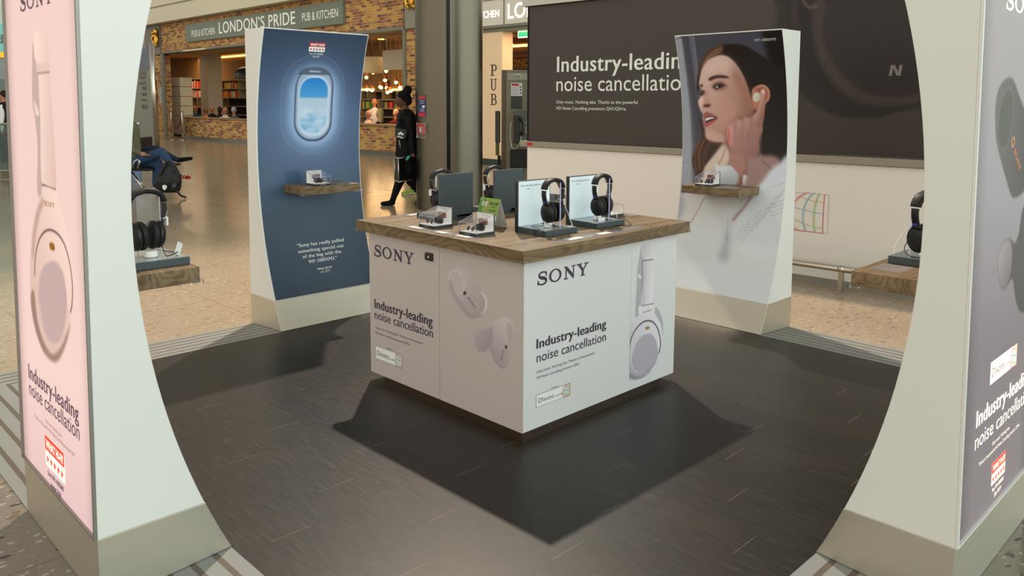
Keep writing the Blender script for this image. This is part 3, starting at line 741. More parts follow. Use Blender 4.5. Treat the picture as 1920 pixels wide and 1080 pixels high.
p.img = p.img*(1-mk.img)+sub.img*mk.img
pb = p.build('window_poster', print_mat('curved_print', .3), tot_blue); pb['label'] = 'dark blue poster of a glowing aeroplane window'
badge(S_blue, pb, (594.5, 88.5), .118, False, '', [('Sony WF-1000XM3', .098), ('July 2019', .048)], white_ink)
for s, a, b, h in (('\u201cSony has really pulled', (556.5, 464), (644.5, 453), .0235), ('something special out', (559, 475), (644.5, 463.5), .0235), ('of the bag with the', (567.5, 484.5), (640, 475), .0235), ('WF-1000XM3.\u201d', (578.5, 494), (632.5, 487), .0235)):
    text('quote_lettering', s, S_blue, a, b, h, white_ink, pb, .02, .002)
text('quote_lettering', 'What Hi-Fi?', S_blue, (595, 506.5), (622.5, 503), .015, white_ink, pb, .03, .002)
text('quote_lettering', 'July 2019', S_blue, (601.5, 511.5), (619, 509.5), .014, white_ink, pb, 0, .002)
# ---- portrait poster (curved)
p = Paint(S_wom, -W_T+.004, W_T-.004, .184, 1.893, .0030, (100, 96, 104)); p.gain = (1.26, 1.32, 1.38); p.frame(1250, 40, 3.6)
F = p.fill
# background stonework, light on the left, black on the right
p.vgrad([(.18, (213, 213, 213)), (.55, (208, 206, 204)), (.8, (182, 178, 178)), (.95, (150, 146, 150)), (1.9, (84, 82, 90))])
F([(95, 60), (140, 400), (170, 700), (175, 1180), (400, 1180), (400, 40)], (70, 68, 78), 6, smooth=False)
F([(20, 60), (97, 60), (118, 240), (140, 420), (160, 640), (165, 800), (158, 1100), (60, 1200), (20, 1200)], (150, 150, 158), 2, smooth=False)
p.line([(160, 90), (190, 300), (215, 500)], .02, (110, 108, 118), 3); p.line([(180, 95), (205, 300), (225, 480)], .006, (150, 148, 156), 1.5)
p.line([(40, 138), (100, 105)], .004, (60, 58, 64), .7); p.line([(84, 950), (160, 950)], .003, (120, 120, 128), .7)
F([(330, 60), (700, 40), (700, 300), (330, 300)], (64, 64, 76), 8, smooth=False)
F([(640, 40), (830, 30), (850, 1000), (780, 1010), (700, 700), (690, 300)], (14, 12, 13), 6, smooth=False)
# hair mass
F([(215, 330), (240, 265), (285, 200), (350, 165), (440, 152), (540, 170), (640, 230), (740, 300), (850, 330), (850, 960), (800, 985), (740, 965), (660, 920), (600, 860), (560, 700), (560, 560), (545, 440), (500, 330), (440, 260), (370, 235), (300, 270), (250, 340), (222, 440), (212, 500), (205, 430)], (26, 19, 18), 1.5)
F([(222, 330), (245, 262), (290, 200), (350, 166), (385, 165), (370, 210), (320, 235), (275, 265), (240, 330), (222, 410)], (104, 74, 54), 3)
for q in ([(250, 290), (300, 215), (370, 180)], [(240, 310), (280, 250), (350, 210)], [(560, 300), (600, 256), (650, 240)], [(480, 250), (540, 300), (580, 380)]): p.line(q, .004, (150, 120, 98) if q[0][0] < 400 else (60, 52, 54), 1, alpha=.6)
# lock on the left shoulder
F([(208, 560), (222, 640), (250, 720), (262, 770), (300, 800), (385, 822), (340, 870), (290, 930), (250, 1010), (200, 1040), (172, 950), (180, 890), (215, 830), (238, 780), (222, 680)], (66, 42, 30), 1.4)
for q, c_ in (([(225, 800), (190, 900), (200, 1010)], (120, 78, 48)), ([(255, 800), (220, 880), (225, 1000)], (142, 92, 56)), ([(290, 815), (255, 890), (250, 960)], (100, 62, 40)), ([(330, 830), (290, 900), (262, 990)], (30, 20, 18)), ([(262, 905), (270, 935)], (50, 56, 110))): p.line(q, .007, c_, 1.2)
# neck, chest
F([(380, 815), (430, 800), (600, 640), (640, 760), (640, 900), (700, 960), (640, 1100), (430, 1180), (240, 1180), (250, 1010), (330, 900)], (168, 138, 130), 2, grad=((300, 1000), (620, 800), (96, 68, 62)))
F([(250, 1010), (300, 930), (390, 832), (418, 880), (420, 940), (380, 1010), (330, 1100), (250, 1180)], (206, 180, 164), 2.5)
p.line([(400, 850), (370, 930), (320, 1010)], .005, (128, 84, 72), 1.5)
# face
F([(300, 250), (370, 228), (430, 250), (490, 320), (530, 400), (560, 480), (585, 560), (600, 640), (560, 690), (470, 740), (430, 850), (380, 818), (320, 812), (285, 800), (264, 780), (262, 740), (252, 705), (250, 680), (243, 650), (244, 625), (228, 600), (217, 560), (214, 540), (224, 515), (240, 490), (232, 455), (218, 430), (222, 390), (240, 320), (270, 272)], (205, 168, 156), 1.2, grad=((280, 420), (590, 640), (146, 98, 84)))
F([(290, 262), (370, 236), (430, 262), (470, 320), (420, 350), (340, 330), (290, 350), (250, 370), (262, 310)], (214, 182, 172), 7, alpha=.8)
F([(440, 280), (520, 400), (560, 500), (590, 600), (540, 560), (500, 470), (450, 380)], (150, 98, 80), 8, alpha=.7)
F([(300, 560), (420, 520), (480, 600), (420, 700), (340, 740), (350, 650), (300, 600)], (196, 146, 132), 8, alpha=.6)
F([(440, 700), (560, 640), (600, 650), (480, 740), (432, 850), (400, 822)], (118, 78, 66), 6, alpha=.75)
F([(265, 735), (330, 745), (390, 780), (380, 815), (310, 810), (270, 788)], (204, 166, 152), 4, alpha=.7)
# brows, eyes
F([(282, 392), (300, 374), (350, 362), (400, 368), (422, 382), (390, 384), (340, 384), (296, 402)], (66, 44, 42), 1.4)
F([(222, 432), (236, 424), (248, 432), (236, 446)], (84, 58, 54), 1.5)
F([(300, 440), (318, 415), (360, 402), (398, 418), (410, 440), (380, 462), (330, 466)], (134, 84, 74), 3, alpha=.8)
F([(318, 448), (330, 432), (356, 424), (388, 434), (360, 450), (335, 458)], (44, 30, 30), 1); F([(330, 441), (342, 436), (350, 446), (336, 450)], (178, 166, 166), .6)
p.line([(312, 444), (334, 424), (366, 418), (396, 434)], .004, (24, 16, 18), .8)
F([(224, 480), (236, 466), (256, 468), (262, 486), (240, 502), (228, 496)], (70, 44, 42), 1.6)
# nose
F([(262, 440), (280, 470), (284, 520), (300, 556), (288, 574), (262, 570), (240, 560), (250, 500)], (180, 130, 116), 4, alpha=.7)
F([(216, 540), (236, 516), (250, 520), (244, 560), (226, 580)], (226, 190, 178), 3, alpha=.8)
F([(244, 572), (262, 560), (298, 560), (290, 576), (262, 580)], (92, 46, 42), 1.6)
# mouth
F([(246, 642), (256, 620), (276, 612), (300, 622), (345, 648), (330, 668), (300, 692), (262, 712), (252, 698), (262, 672)], (150, 84, 80), 1.4)
F([(258, 668), (275, 648), (310, 644), (338, 652), (318, 664), (290, 676), (268, 684)], (50, 22, 24), 1); F([(262, 662), (278, 650), (312, 648), (322, 654), (290, 662), (268, 672)], (232, 222, 216), .7)
F([(254, 690), (285, 684), (330, 660), (300, 692), (262, 712)], (164, 84, 82), 1.4)
# ear and earbud
F([(575, 470), (605, 438), (650, 428), (685, 450), (698, 490), (690, 530), (668, 560), (640, 600), (600, 600), (580, 570)], (176, 116, 96), 1.2)
F([(600, 460), (640, 445), (672, 470), (676, 510), (650, 545), (640, 500), (620, 474)], (118, 66, 54), 3, alpha=.8); p.line([(606, 444), (650, 432), (684, 456), (694, 495), (684, 535)], .006, (206, 150, 126), 1.2)
F(p.ell((606, 512), 24, 32, 8), (206, 202, 184), .7); F(p.ell((612, 520), 14, 22, 8), (178, 172, 152), 1.5, alpha=.6)
# neck shadow under the ear, hand and pointing finger
F([(580, 600), (640, 600), (640, 680), (600, 660)], (88, 54, 46), 4, alpha=.7)
hand = (178, 134, 124)
F([(440, 690), (470, 660), (500, 668), (530, 645), (560, 655), (588, 636), (640, 680), (648, 740), (625, 800), (622, 870), (585, 940), (560, 1020), (540, 1140), (462, 1140), (470, 1040), (440, 980), (430, 940), (432, 850), (412, 790), (408, 735), (418, 690), (450, 680)], hand, 1.2, grad=((440, 720), (620, 960), (132, 88, 80)))
F([(588, 645), (610, 600), (626, 560), (628, 500), (634, 466), (650, 456), (664, 470), (666, 530), (664, 600), (650, 690), (640, 720), (600, 690)], (190, 142, 130), 1, grad=((625, 560), (665, 580), (150, 102, 92)))
F([(643, 466), (655, 460), (663, 474), (660, 490), (648, 490)], (226, 178, 182), .6)
F([(412, 720), (440, 700), (452, 760), (438, 840), (428, 840), (412, 790)], (196, 140, 130), 1.4); F([(412, 738), (424, 728), (430, 790), (430, 836), (414, 796)], (190, 96, 92), 1.5, alpha=.8)
for q in ([(470, 664), (462, 720), (455, 800)], [(520, 655), (512, 720), (500, 800)], [(575, 648), (566, 720), (545, 800)], [(600, 690), (628, 720), (634, 770)]): p.line(q, .006, (112, 74, 68), 3, alpha=.6)
for q in ([(490, 672), (486, 720)], [(545, 660), (538, 715)]): p.line(q, .014, (204, 164, 152), 4, alpha=.6)
p.frame(1250, 310, 3.276)
# wrist, cuff and knitted top below
F([(395, -60), (470, -60), (480, 20), (452, 80), (448, 110), (425, 108), (430, 60), (400, 20)], (164, 116, 104), 1.5)
F([(300, -10), (330, 6), (360, 2), (392, 0), (420, 30), (440, 52), (432, 110), (380, 125), (310, 122), (296, 60)], (206, 208, 208), 1.5, grad=((330, 20), (430, 110), (176, 176, 180)))
F([(470, 62), (486, 60), (502, 72), (494, 130), (470, 130)], (206, 208, 210), 1.3)
F([(500, -40), (650, -60), (700, -10), (620, 60), (560, 150), (520, 200), (470, 150), (495, 60)], (150, 118, 114), 4)
p.line([(590, -30), (650, 30), (700, 40)], .004, (86, 56, 50), 1); 
F([(640, 30), (690, -10), (760, -30), (780, 500), (480, 560), (400, 420), (420, 330), (470, 240), (540, 160), (600, 80)], (204, 206, 211), 4, grad=((600, 100), (560, 500), (211, 211, 210)))
F([(100, 180), (240, 190), (300, 200), (420, 190), (440, 240), (400, 330), (380, 420), (376, 560), (60, 560), (60, 300)], (206, 204, 201), 6, alpha=.8)
F([(130, 180), (235, 188), (190, 270), (145, 350), (110, 420), (80, 400), (100, 300)], (206, 196, 190), 5, alpha=.8)
p.line([(238, 186), (200, 262), (150, 350)], .005, (150, 108, 104), 1.3)
F([(60, 180), (110, 210), (100, 300), (60, 330)], (170, 166, 172), 5)
p.line([(520, 195), (470, 262), (408, 336)], .014, (146, 104, 100), 2.2)
F([(240, 195), (420, 195), (440, 235), (380, 240), (280, 230)], (184, 172, 166), 8, alpha=.7)
F([(372, 400), (384, 440), (380, 575), (350, 590), (318, 570), (345, 480)], (166, 164, 172), 6, alpha=.9); p.line([(376, 330), (374, 400), (372, 470)], .004, (146, 142, 152), 1.6)
rs = np.random.RandomState(5)
for i in range(9):
    for j in range(26):
        x = 400+j*13-i*7; y = 440+i*22-j*(12+i*.4)
        if 395 < x < 730 and 100 < y < 560 and y > 560-1.35*(x-300)*1.05 and rs.rand() < .8:
            s_ = 2.6*(1-max(0, y-380)/260); 
            if s_ > .5: F(p.ell((x+rs.uniform(-2, 2), y+rs.uniform(-2, 2)), s_*1.2, s_, n=8), (150, 134, 132) if j % 4 else (110, 84, 82), .6, smooth=False, alpha=.8)
for i in range(5):
    for j in range(12):
        x = 640+j*9; y = 215+i*24-j*3-(i == 0)*80
        if x < 725: F(p.ell((x, y), 2.6, 2, n=8), (118, 90, 88), .6, smooth=False, alpha=.7)
pw = p.build('portrait_poster', MATS['curved_print'], tot_wom); pw['label'] = 'portrait poster of a dark-haired woman with a finger at her earbud'
text('caption_lettering', 'WF-1000XM3', S_wom, (1414.5, 78), (1455.5, 76.8), .0175, white_ink, pw, -.005, .002)

# ---- glowing lightbox on the left totem
alu_frame = mat('lightbox_frame', (150, 146, 138), .4, .6)
def lightbox(surf, t):
    m = MB()
    for (a, b, c, d) in ((-W_T, -W_T+.010, .18, 1.9), (W_T-.010, W_T, .18, 1.9), (-W_T+.010, W_T-.010, .18, .186), (-W_T+.010, W_T-.010, 1.89, 1.9)):
        m.hexa([surf.xyz(a, c, .0005), surf.xyz(b, c, .0005), surf.xyz(b, c, .009), surf.xyz(a, c, .009), surf.xyz(a, d, .0005), surf.xyz(b, d, .0005), surf.xyz(b, d, .009), surf.xyz(a, d, .009)])
    return obj('lightbox_frame', m, white_lam if surf is S_grey else alu_frame, t)  # white on the right totem puts the daylight it catches into the frame colour
lightbox(S_pink, tot_pink)
p = Paint(S_pink, -W_T+.010, W_T-.010, .186, 1.89, .0030, (236, 210, 202)); p.frame(0, 0, 2)
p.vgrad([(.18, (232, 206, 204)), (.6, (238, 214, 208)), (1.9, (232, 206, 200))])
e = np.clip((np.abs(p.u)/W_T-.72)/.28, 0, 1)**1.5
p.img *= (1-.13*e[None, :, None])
pk = [(238, 216, 206), (224, 198, 188), (208, 188, 180), (206, 180, 174), (182, 156, 150), (122, 98, 96)]
p.fill([(125, 165), (122, 200), (122, 370), (130, 430), (142, 550), (140, 700), (150, 740), (162, 700), (160, 600), (152, 430), (146, 300), (140, 200)], (204, 184, 176), 1.2)
p.line([(150, 420), (158, 560), (160, 700)], .006, (150, 124, 118), 1.5); p.fill([(128, 380), (142, 405), (148, 430), (136, 430)], (232, 214, 206), 1)
p.fill([(128, 160), (132, 125), (152, 113), (172, 122), (182, 165), (184, 240), (188, 280), (196, 400), (206, 560), (209, 715), (160, 698), (152, 480), (146, 300), (138, 240), (130, 210)], pk[0], 1, grad=((140, 300), (205, 320), pk[1]))
p.fill([(140, 240), (184, 234), (186, 262), (142, 268)], (226, 200, 192), 1.5)
p.line([(143, 275), (187, 270)], .0035, (150, 124, 118), .7, smooth=False); p.line([(160, 692), (185, 703), (209, 711)], .005, pk[5], .7)
# cup
p.fill([(160, 700), (209, 714), (216, 750), (236, 800), (258, 880), (272, 980), (276, 1080), (268, 1200), (248, 1290), (220, 1350), (195, 1352), (160, 1310), (130, 1220), (116, 1120), (114, 1000), (120, 880), (136, 790), (156, 740)], pk[1], 1, grad=((120, 1000), (230, 820), pk[0]))
p.fill([(116, 1120), (130, 1220), (160, 1310), (195, 1352), (220, 1350), (248, 1290), (266, 1210), (240, 1275), (212, 1320), (190, 1322), (162, 1270), (140, 1190), (128, 1090)], (178, 152, 142), 2)
p.fill([(158, 740), (136, 800), (124, 880), (120, 960), (128, 960), (136, 880), (150, 810), (166, 760)], (206, 180, 170), 2)
p.line([(131, 1030), (134, 960), (146, 905), (165, 872), (190, 862), (220, 880), (244, 920), (262, 985), (272, 1060), (272, 1130), (266, 1170)], .006, pk[5], .8)
p.fill([(190, 980), (215, 985), (236, 1020), (248, 1080), (252, 1150), (244, 1230), (226, 1280), (200, 1288), (176, 1262), (156, 1200), (146, 1130), (148, 1060), (160, 1005)], (206, 184, 182), 1.2)
p.fill([(150, 1130), (170, 1250), (205, 1300), (240, 1240), (254, 1150), (262, 1180), (246, 1262), (212, 1322), (170, 1290), (142, 1190)], (222, 198, 190), 2.5, alpha=.7)
p.fill([(188, 910), (203, 914), (206, 938), (192, 936), (187, 924)], (166, 130, 70), .7)
p.img = 236+(p.img-236)*1.45; p.img = np.clip(p.img+np.array([0, 4, 10]), 0, 255)
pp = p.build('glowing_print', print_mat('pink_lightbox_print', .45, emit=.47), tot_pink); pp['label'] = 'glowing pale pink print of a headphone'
S_pk = S_pink
sony(S_pk, (39.5, 22), (100, 5.5), .052, lit_ink, pp)
sony(S_pk, (84, 385), (103.5, 388.5), .0165, gold_ink, pp)
text('headline_lettering', 'Industry-leading', S_pk, (54.8, 708), (148.6, 784), 0, lit_ink, pp, .022, h_px=680)
text('headline_lettering', 'noise cancellation', S_pk, (56, 738), (150.5, 829), 0, lit_ink, pp, 0, h_px=711)
text('small_lettering', 'Only music. Nothing else.', S_pk, (85.5, 790), (117.5, 822), .0125, lit_thin, pp)
text('small_lettering', 'Thanks to the powerful HD Noise Cancelling processor QN1', S_pk, (66, 782), (141.5, 858), .0125, lit_thin, pp)
badge(S_pk, pp, (103.5, 860), .205, True, '', [('Sony WH-1000XM3', .17), ('August 2018', .11)], lit_ink)

# ---- lightbox on the right totem
lightbox(S_grey, tot_grey)
p = Paint(S_grey, -W_T+.010, W_T-.010, .186, 1.89, .0030, (140, 130, 134)); p.frame(1780, 0, 1.929)
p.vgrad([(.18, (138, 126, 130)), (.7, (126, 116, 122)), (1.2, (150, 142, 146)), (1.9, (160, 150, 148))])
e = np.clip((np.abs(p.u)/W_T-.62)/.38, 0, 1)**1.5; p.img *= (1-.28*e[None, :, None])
p.fill([(165, 440), (166, 380), (178, 320), (198, 290), (216, 280), (232, 292), (250, 340), (275, 410), (305, 500), (312, 560), (300, 640), (270, 690), (240, 714), (222, 705), (202, 640), (180, 560), (168, 500)], (96, 86, 82), 1, grad=((175, 400), (300, 560), (62, 56, 54)))
p.fill(p.ell((203, 430), 24, 108, 6), (72, 70, 58), 1.2); p.line(p.ell((203, 430), 25, 110, 6), .003, (122, 112, 106), .8, closed=True)
p.fill(p.ell((230, 513), 6, 20, 6), (214, 140, 84), .7); p.fill(p.ell((230, 513), 3, 12, 6), (60, 40, 36), .6)
p.fill([(174, 980), (178, 920), (196, 875), (218, 862), (236, 880), (250, 840), (262, 760), (285, 715), (320, 700), (360, 760), (370, 900), (350, 1050), (310, 1100), (262, 1130), (240, 1090), (228, 1010), (210, 1030), (196, 1046), (182, 1030)], (70, 64, 64), 1.2)
p.fill([(174, 980), (178, 920), (196, 875), (216, 864), (226, 900), (222, 980), (208, 1030), (194, 1045), (182, 1030)], (156, 146, 148), 2, grad=((180, 900), (215, 1020), (112, 102, 104)))
p.line([(248, 850), (262, 760), (286, 716), (320, 704)], .006, (150, 142, 142), 1.5)
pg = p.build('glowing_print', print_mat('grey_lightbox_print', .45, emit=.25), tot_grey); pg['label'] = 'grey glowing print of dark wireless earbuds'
sony(S_grey, (1886, 17), (1955, -14), .052, lit_white, pg)
u, z = S_grey.uv(1900, 285); obj('brand_lettering', lay(slab_sony(), S_grey, u, z, u+.10, .02, 1, .0016, rot=-42), copper, pg)
store_tag(S_grey, pg, [(1857, 680), (1907, 646), (1856, 722)], lit=True)
text('headline_lettering', 'Industry-leading', S_grey, (1829, 803), (1931, 715), 0, lit_white, pg, .022, h_px=771)
text('headline_lettering', 'noise cancellation', S_grey, (1826.5, 845), (1932, 745), 0, lit_white, pg, 0, h_px=815)
text('small_lettering', 'Only music. Nothing else.', S_grey, (1859, 836), (1892, 805), .0125, lit_white, pg)
text('small_lettering', 'Thanks to the powerful HD Noise Cancelling processor QN1e', S_grey, (1834, 875), (1910, 801), .0125, lit_white, pg)
badge(S_grey, pg, (1871.5, 877), .15, True, '', [('Sony WF-1000XM3', .125), ('July 2019', .075)], lit_white)
# ------------------------------------------------------------------ the concourse behind the stand
def facade_y(px, x=10.0): return at_px(px, 200, 'x', x).y
FX = 10.0
S_fac = Surf((FX, 0, 0), (0, -1, 0), (-1, 0, 0))
def brick_mat(name, sy=1.0, dark=1.0):
    m = mat(name, (150, 110, 70), .8, spec=.2); n = N(m)
    s = n.n('SeparateXYZ'); n.l(n.obj(), s.inputs[0]); c = n.n('CombineXYZ')
    n.l(n.math('ADD', s.outputs[1], s.outputs[0]), c.inputs[0]); n.l(s.outputs[2], c.inputs[1])
    b = n.n('TexBrick'); n.l(c.outputs[0], b.inputs['Vector']); b.inputs['Scale'].default_value = 1; b.inputs['Brick Width'].default_value = .235; b.inputs['Row Height'].default_value = .078; b.inputs['Mortar Size'].default_value = .006; b.inputs['Mortar Smooth'].default_value = .3
    b.inputs['Color1'].default_value = (0, 0, 0, 1); b.inputs['Color2'].default_value = (1, 1, 1, 1); b.inputs['Mortar'].default_value = (.5, .5, .5, 1)
    bw = n.n('RGBToBW'); n.l(b.outputs['Color'], bw.inputs[0])
    big = n.noise(n.obj(), .8, 2)
    f = n.math('ADD', n.math('MULTIPLY', bw.outputs[0], .8), n.math('MULTIPLY', big, .25))
    cc = n.ramp(f, [(0, (112, 84, 66)), (.14, (160, 98, 70)), (.26, (190, 138, 88)), (.42, (212, 158, 80)), (.58, (222, 172, 92)), (.74, (178, 116, 80)), (.84, (120, 86, 64)), (.92, (216, 164, 92))], 'CONSTANT')
    cc = n.mix(n.math('MULTIPLY', n.noise(n.obj(), 9, 3), .35), cc, (134, 98, 62))
    n.col(n.mix(b.outputs['Fac'], cc, (196, 182, 152))); n.bump(n.math('SUBTRACT', 1, b.outputs['Fac']), .3, .01); return m
brick = brick_mat('london_stock_brick')
trim_m = mat('grey_green_trim', (132, 132, 116), .5, .3); fascia_m = mat('beige_fascia', (226, 216, 190), .6); stone = mat('grey_stone', (128, 124, 116), .6)
dark_brown = mat('dark_interior', (58, 38, 20), .7); warm_wall = mat('warm_plaster', (150, 112, 62), .8); cream = mat('cream_panel', (205, 196, 170), .6)
yL, yR, y1 = 29.9, 14.19, 13.45
zl, zt_f = 3.30, 4.42
struct = lambda nm, m, mt, **k: obj(nm, m, mt, kind='structure', **k)
# upper wall, piers, low wall
struct('wall_facade', MB().box(FX, FX+.35, yR, yL+.15, zl+.06, zt_f), brick)
struct('trim_1', MB().box(FX-.04, FX+.35, yR-.02, yL+.15, zl-.02, zl+.06).box(FX-.04, FX+.05, yL, yL+.22, Z_G, zl), trim_m)
struct('ceiling_soffit', MB().box(FX+.36, FX+1.3, yR, yL, zl-.02, zl+.1), mat('cream_soffit', (186, 160, 122), .7))
struct('wall_pier_right', MB().box(FX, FX+.35, y1-.35, yR-.10, Z_G, 3.28), brick)
struct('trim_2', MB().box(FX-.05, FX+.4, yR-.10, yR, Z_G, zl), trim_m)
struct('wall_pilaster_right', MB().box(FX-.06, FX+.35, 11.25, yR-.12, 3.29, 4.9), mat('grey_pilaster', (150, 146, 132), .5, .3))
struct('wall_pier_left', MB().box(FX, FX+.35, yL+.22, 31.0, Z_G, 3.25), brick)
struct('wall_pilaster_left', MB().box(FX-.06, FX+.35, yL+.16, 31.6, 3.26, zt_f), stone)
struct('wall_fascia', MB().box(FX-.35, FX+.4, 9.0, 40, zt_f+.01, 7.0), fascia_m)
struct('trim_3', MB().box(FX-.37, FX-.352, 9, 40, 5.02, 5.06), trim_m)
struct('wall_left_end', MB().box(FX-.02, FX+.35, 31.62, 40, Z_G, zt_f), mat('grey_panelling', (158, 152, 138), .6))
low = struct('wall_low', MB().box(FX, FX+.30, yR, 28.2, .10, .775), brick)
struct('baseboard_low', MB().box(FX-.02, FX+.32, yR, 28.2, Z_G, .10), mat('metal_skirting', (130, 128, 118), .35, .6))
struct('trim_4', MB().box(FX-.05, FX+.36, yR, 28.22, .775, .82), mat('oak_capping', (150, 122, 84), .5))
# pub interior
IX = 13.4
struct('wall_interior_back', MB().box(IX+.012, IX+.5, 9.0, 46, Z_G, 3.6), warm_wall)
struct('ceiling', MB().box(FX+.36, IX+.5, 11.2, 46, 3.42, 3.5), mat('pub_ceiling', (150, 118, 78), .8))
struct('wall_interior_left', MB().box(FX+.36, IX+.5, 45.9, 46, Z_G, 3.5), dark_brown)
struct('wall_interior_right', MB().box(FX+.40, IX+.5, 12.9, 13.0, Z_G, 3.5), warm_wall)
# white square column inside
yr_c = at_px(391, 200, 'x', 12.0).y; xl_c = at_px(418, 200, 'y', yr_c).x
struct('wall_column', MB().box(12.0, min(xl_c, 13.0), yr_c, at_px(377, 200, 'x', 12.0).y, Z_G, 3.42), mat('white_column', (176, 168, 152), .6))
# signs on the facade
sg = thing('pub_sign', 'long grey pub name board on the brick wall above the opening', 'sign', (FX, 22, 3.6))
sgm = mat('sign_grey_green', (126, 134, 120), .5)
obj('sign_board', MB().box(FX-.10, FX-.002, 16.88, 27.5, 3.60, 4.25), sgm, sg, bevel=.01)
S_sign = Surf((FX-.101, 0, 0), (0, -1, 0), (-1, 0, 0))
sign_white = mat('sign_white', (236, 234, 222), .5, emit=.25)
text('lettering', 'PUB & KITCHEN', S_sign, (360, 69.5), (403, 63.5), .25, sign_white, sg, .0, .006)
text('lettering', "LONDON\u2019S PRIDE", S_sign, (411, 63), (554, 44), .40, sign_white, sg, .008, .006)
text('lettering', 'PUB & KITCHEN', S_sign, (567, 40), (634, 31), .25, sign_white, sg, .0, .006)
S_fs = Surf((FX-.03, 0, 0), (0, -1, 0), (-1, 0, 0))
s2 = thing('shop_sign', 'pale back-lit sign over the pub side entrance right of the steel column', 'sign', (FX, 9.8, 3.2))
litm = mat('lit_sign_glass', (196, 192, 178), .3, emit=.22, ecol=(220, 205, 180))
a_ = at_px(880, 50, 'x', FX-.02).y
obj('sign_board', MB().box(FX-.12, FX-.02, 6.0, 11.22, 3.16, 3.72).box(FX-.12, FX-.02, 6.0, 11.22, 3.74, 4.40), litm, s2)
obj('sign_frame', MB().box(FX-.14, FX-.12, 6.0, 11.22, 3.72, 3.74).box(FX-.14, FX-.12, 6.0, 11.22, 3.10, 3.16).box(FX-.14, FX-.12, 10.33, 10.35, 3.16, 3.72), trim_m, s2)
S_s2 = Surf((FX-.121, 0, 0), (0, -1, 0), (-1, 0, 0))
brt = mat('sign_bright_white', (255, 250, 238), .5, emit=1.2)
u, z = S_s2.uv(936, 31); obj('lettering', lay(font_mesh('PUB & KITCHEN', .01), S_s2, u-1.40, z, u, .16, CAP, .004), brt, s2)
u, z = S_s2.uv(952, 35); obj('lettering', lay(font_mesh("LONDON\u2019S PRIDE", .01), S_s2, u, z, u+3.6, .34, CAP, .004), brt, s2)
# gold crests
gold = mat('polished_gold', (222, 170, 70), .22, 1.0)
def crest(x, y, z, label):
    m = MB(); rs_ = random.Random(4)
    m.ball((x, y, z+.28), (.05, .12, .26), 10); m.ball((x, y, z+.62), (.06, .13, .12), 10)
    for s_ in (-1, 1):
        m.tube([(x, y+s_*.10, z+.50), (x-.03, y+s_*.24, z+.36), (x, y+s_*.20, z+.12), (x, y+s_*.10, z)], [.05, .06, .05, .03], 6)
        m.ball((x-.01, y+s_*.17, z+.58), (.05, .06, .08), 8)
    for k in range(7): m.ball((x-.03, y+rs_.uniform(-.2, .2), z+rs_.uniform(0, .7)), rs_.uniform(.03, .06), 6)
    o = obj('gold_crest', m, gold); tag(recenter(o), label, 'emblem'); return o
yy = at_px(291, 70, 'x', FX-.14); crest(FX-.14, yy.y, 3.55, 'gold crest on the grey pilaster at the left end of the pub front')
yy = at_px(771, 10, 'x', FX-.14); crest(FX-.14, yy.y, 3.75, 'gold crest on the grey pilaster beside the steel column')
# menu wall panel at far left, notice on the pier
mp = thing('menu_board', 'tall grey frosted menu panel left of the pub front', 'sign', (8.6, 27.6, Z_G))
S_mp = Surf((8.6, 0, 0), (0, -1, 0), (-1, 0, 0))
y0_, y1_ = at_px(289, 200, 'x', 8.6).y, at_px(238, 200, 'x', 8.6).y
obj('panel', MB().box(8.6, 8.66, y0_, y1_, Z_G, 2.55), mat('frosted_grey', (136, 136, 126), .4), mp)
obj('top_panel', MB().box(8.6, 8.66, y0_, y1_, 2.56, 3.35), mat('blue_grey_panel', (100, 110, 126), .4), mp)
for s_, px_, py_, h_ in (('COFFEE', 275, 141, .16), ('BURGERS', 274, 148, .11), ('SALADS', 274.5, 159, .15), ('WINE', 275.5, 169, .15), ('MAINS', 276, 180, .14), ('PUDDINGS', 276, 190, .09), ('MENU', 277.5, 205, .19)):
    u, z = S_mp.uv(px_, py_); w_ = len(s_)*h_*.78; obj('lettering', lay(font_mesh(s_, 0), S_mp, u-w_, z, u, h_, CAP, .004), MATS.get('menu_brown') or mat('menu_brown', (70, 58, 46), .6), mp)
nt = MB(); a_ = at_px(301, 180, 'x', FX-.03); nt.box(FX-.03, FX-.002, a_.y-.14, a_.y+.14, 1.33, 1.98); tag(recenter(obj('wall_menu', nt, mat('pale_notice', (176, 180, 182), .4))), 'small pale framed menu on the brick pier left of the pub opening', 'sign')
po = MB(); b0 = at_px(295, 275, 'z', Z_G); dirv = at_fwd(284, 80, (b0-CAM).dot(fw)*.99)
po.tube([b0, dirv], .085, 16); tag(obj('leaning_pole', po, chrome), 'leaning stainless steel pole in front of the menu panel', 'pole')
# white stacked cabinet in the doorway
cb = thing('white_cabinet', 'tall stack of white box cabinets just inside the pub doorway', 'cabinet', (10.7, 29.5, Z_G))
c0, c1 = at_px(339, 200, 'x', 10.6).y, at_px(314, 200, 'x', 10.6).y
ztop = at_px(325, 145, 'x', 10.6).z; hb = (ztop-.05)/6
for k in range(6): obj('cabinet_box', MB().box(10.6, 11.1, c0, c1-(.12 if k < 2 else 0), .05+hb*k+.012, .05+hb*(k+1)-.012), cream, cb, bevel=.01)
obj('cabinet_plinth', MB().box(10.62, 11.1, c0+.02, c1-.15, Z_G, .055), black_plastic, cb)
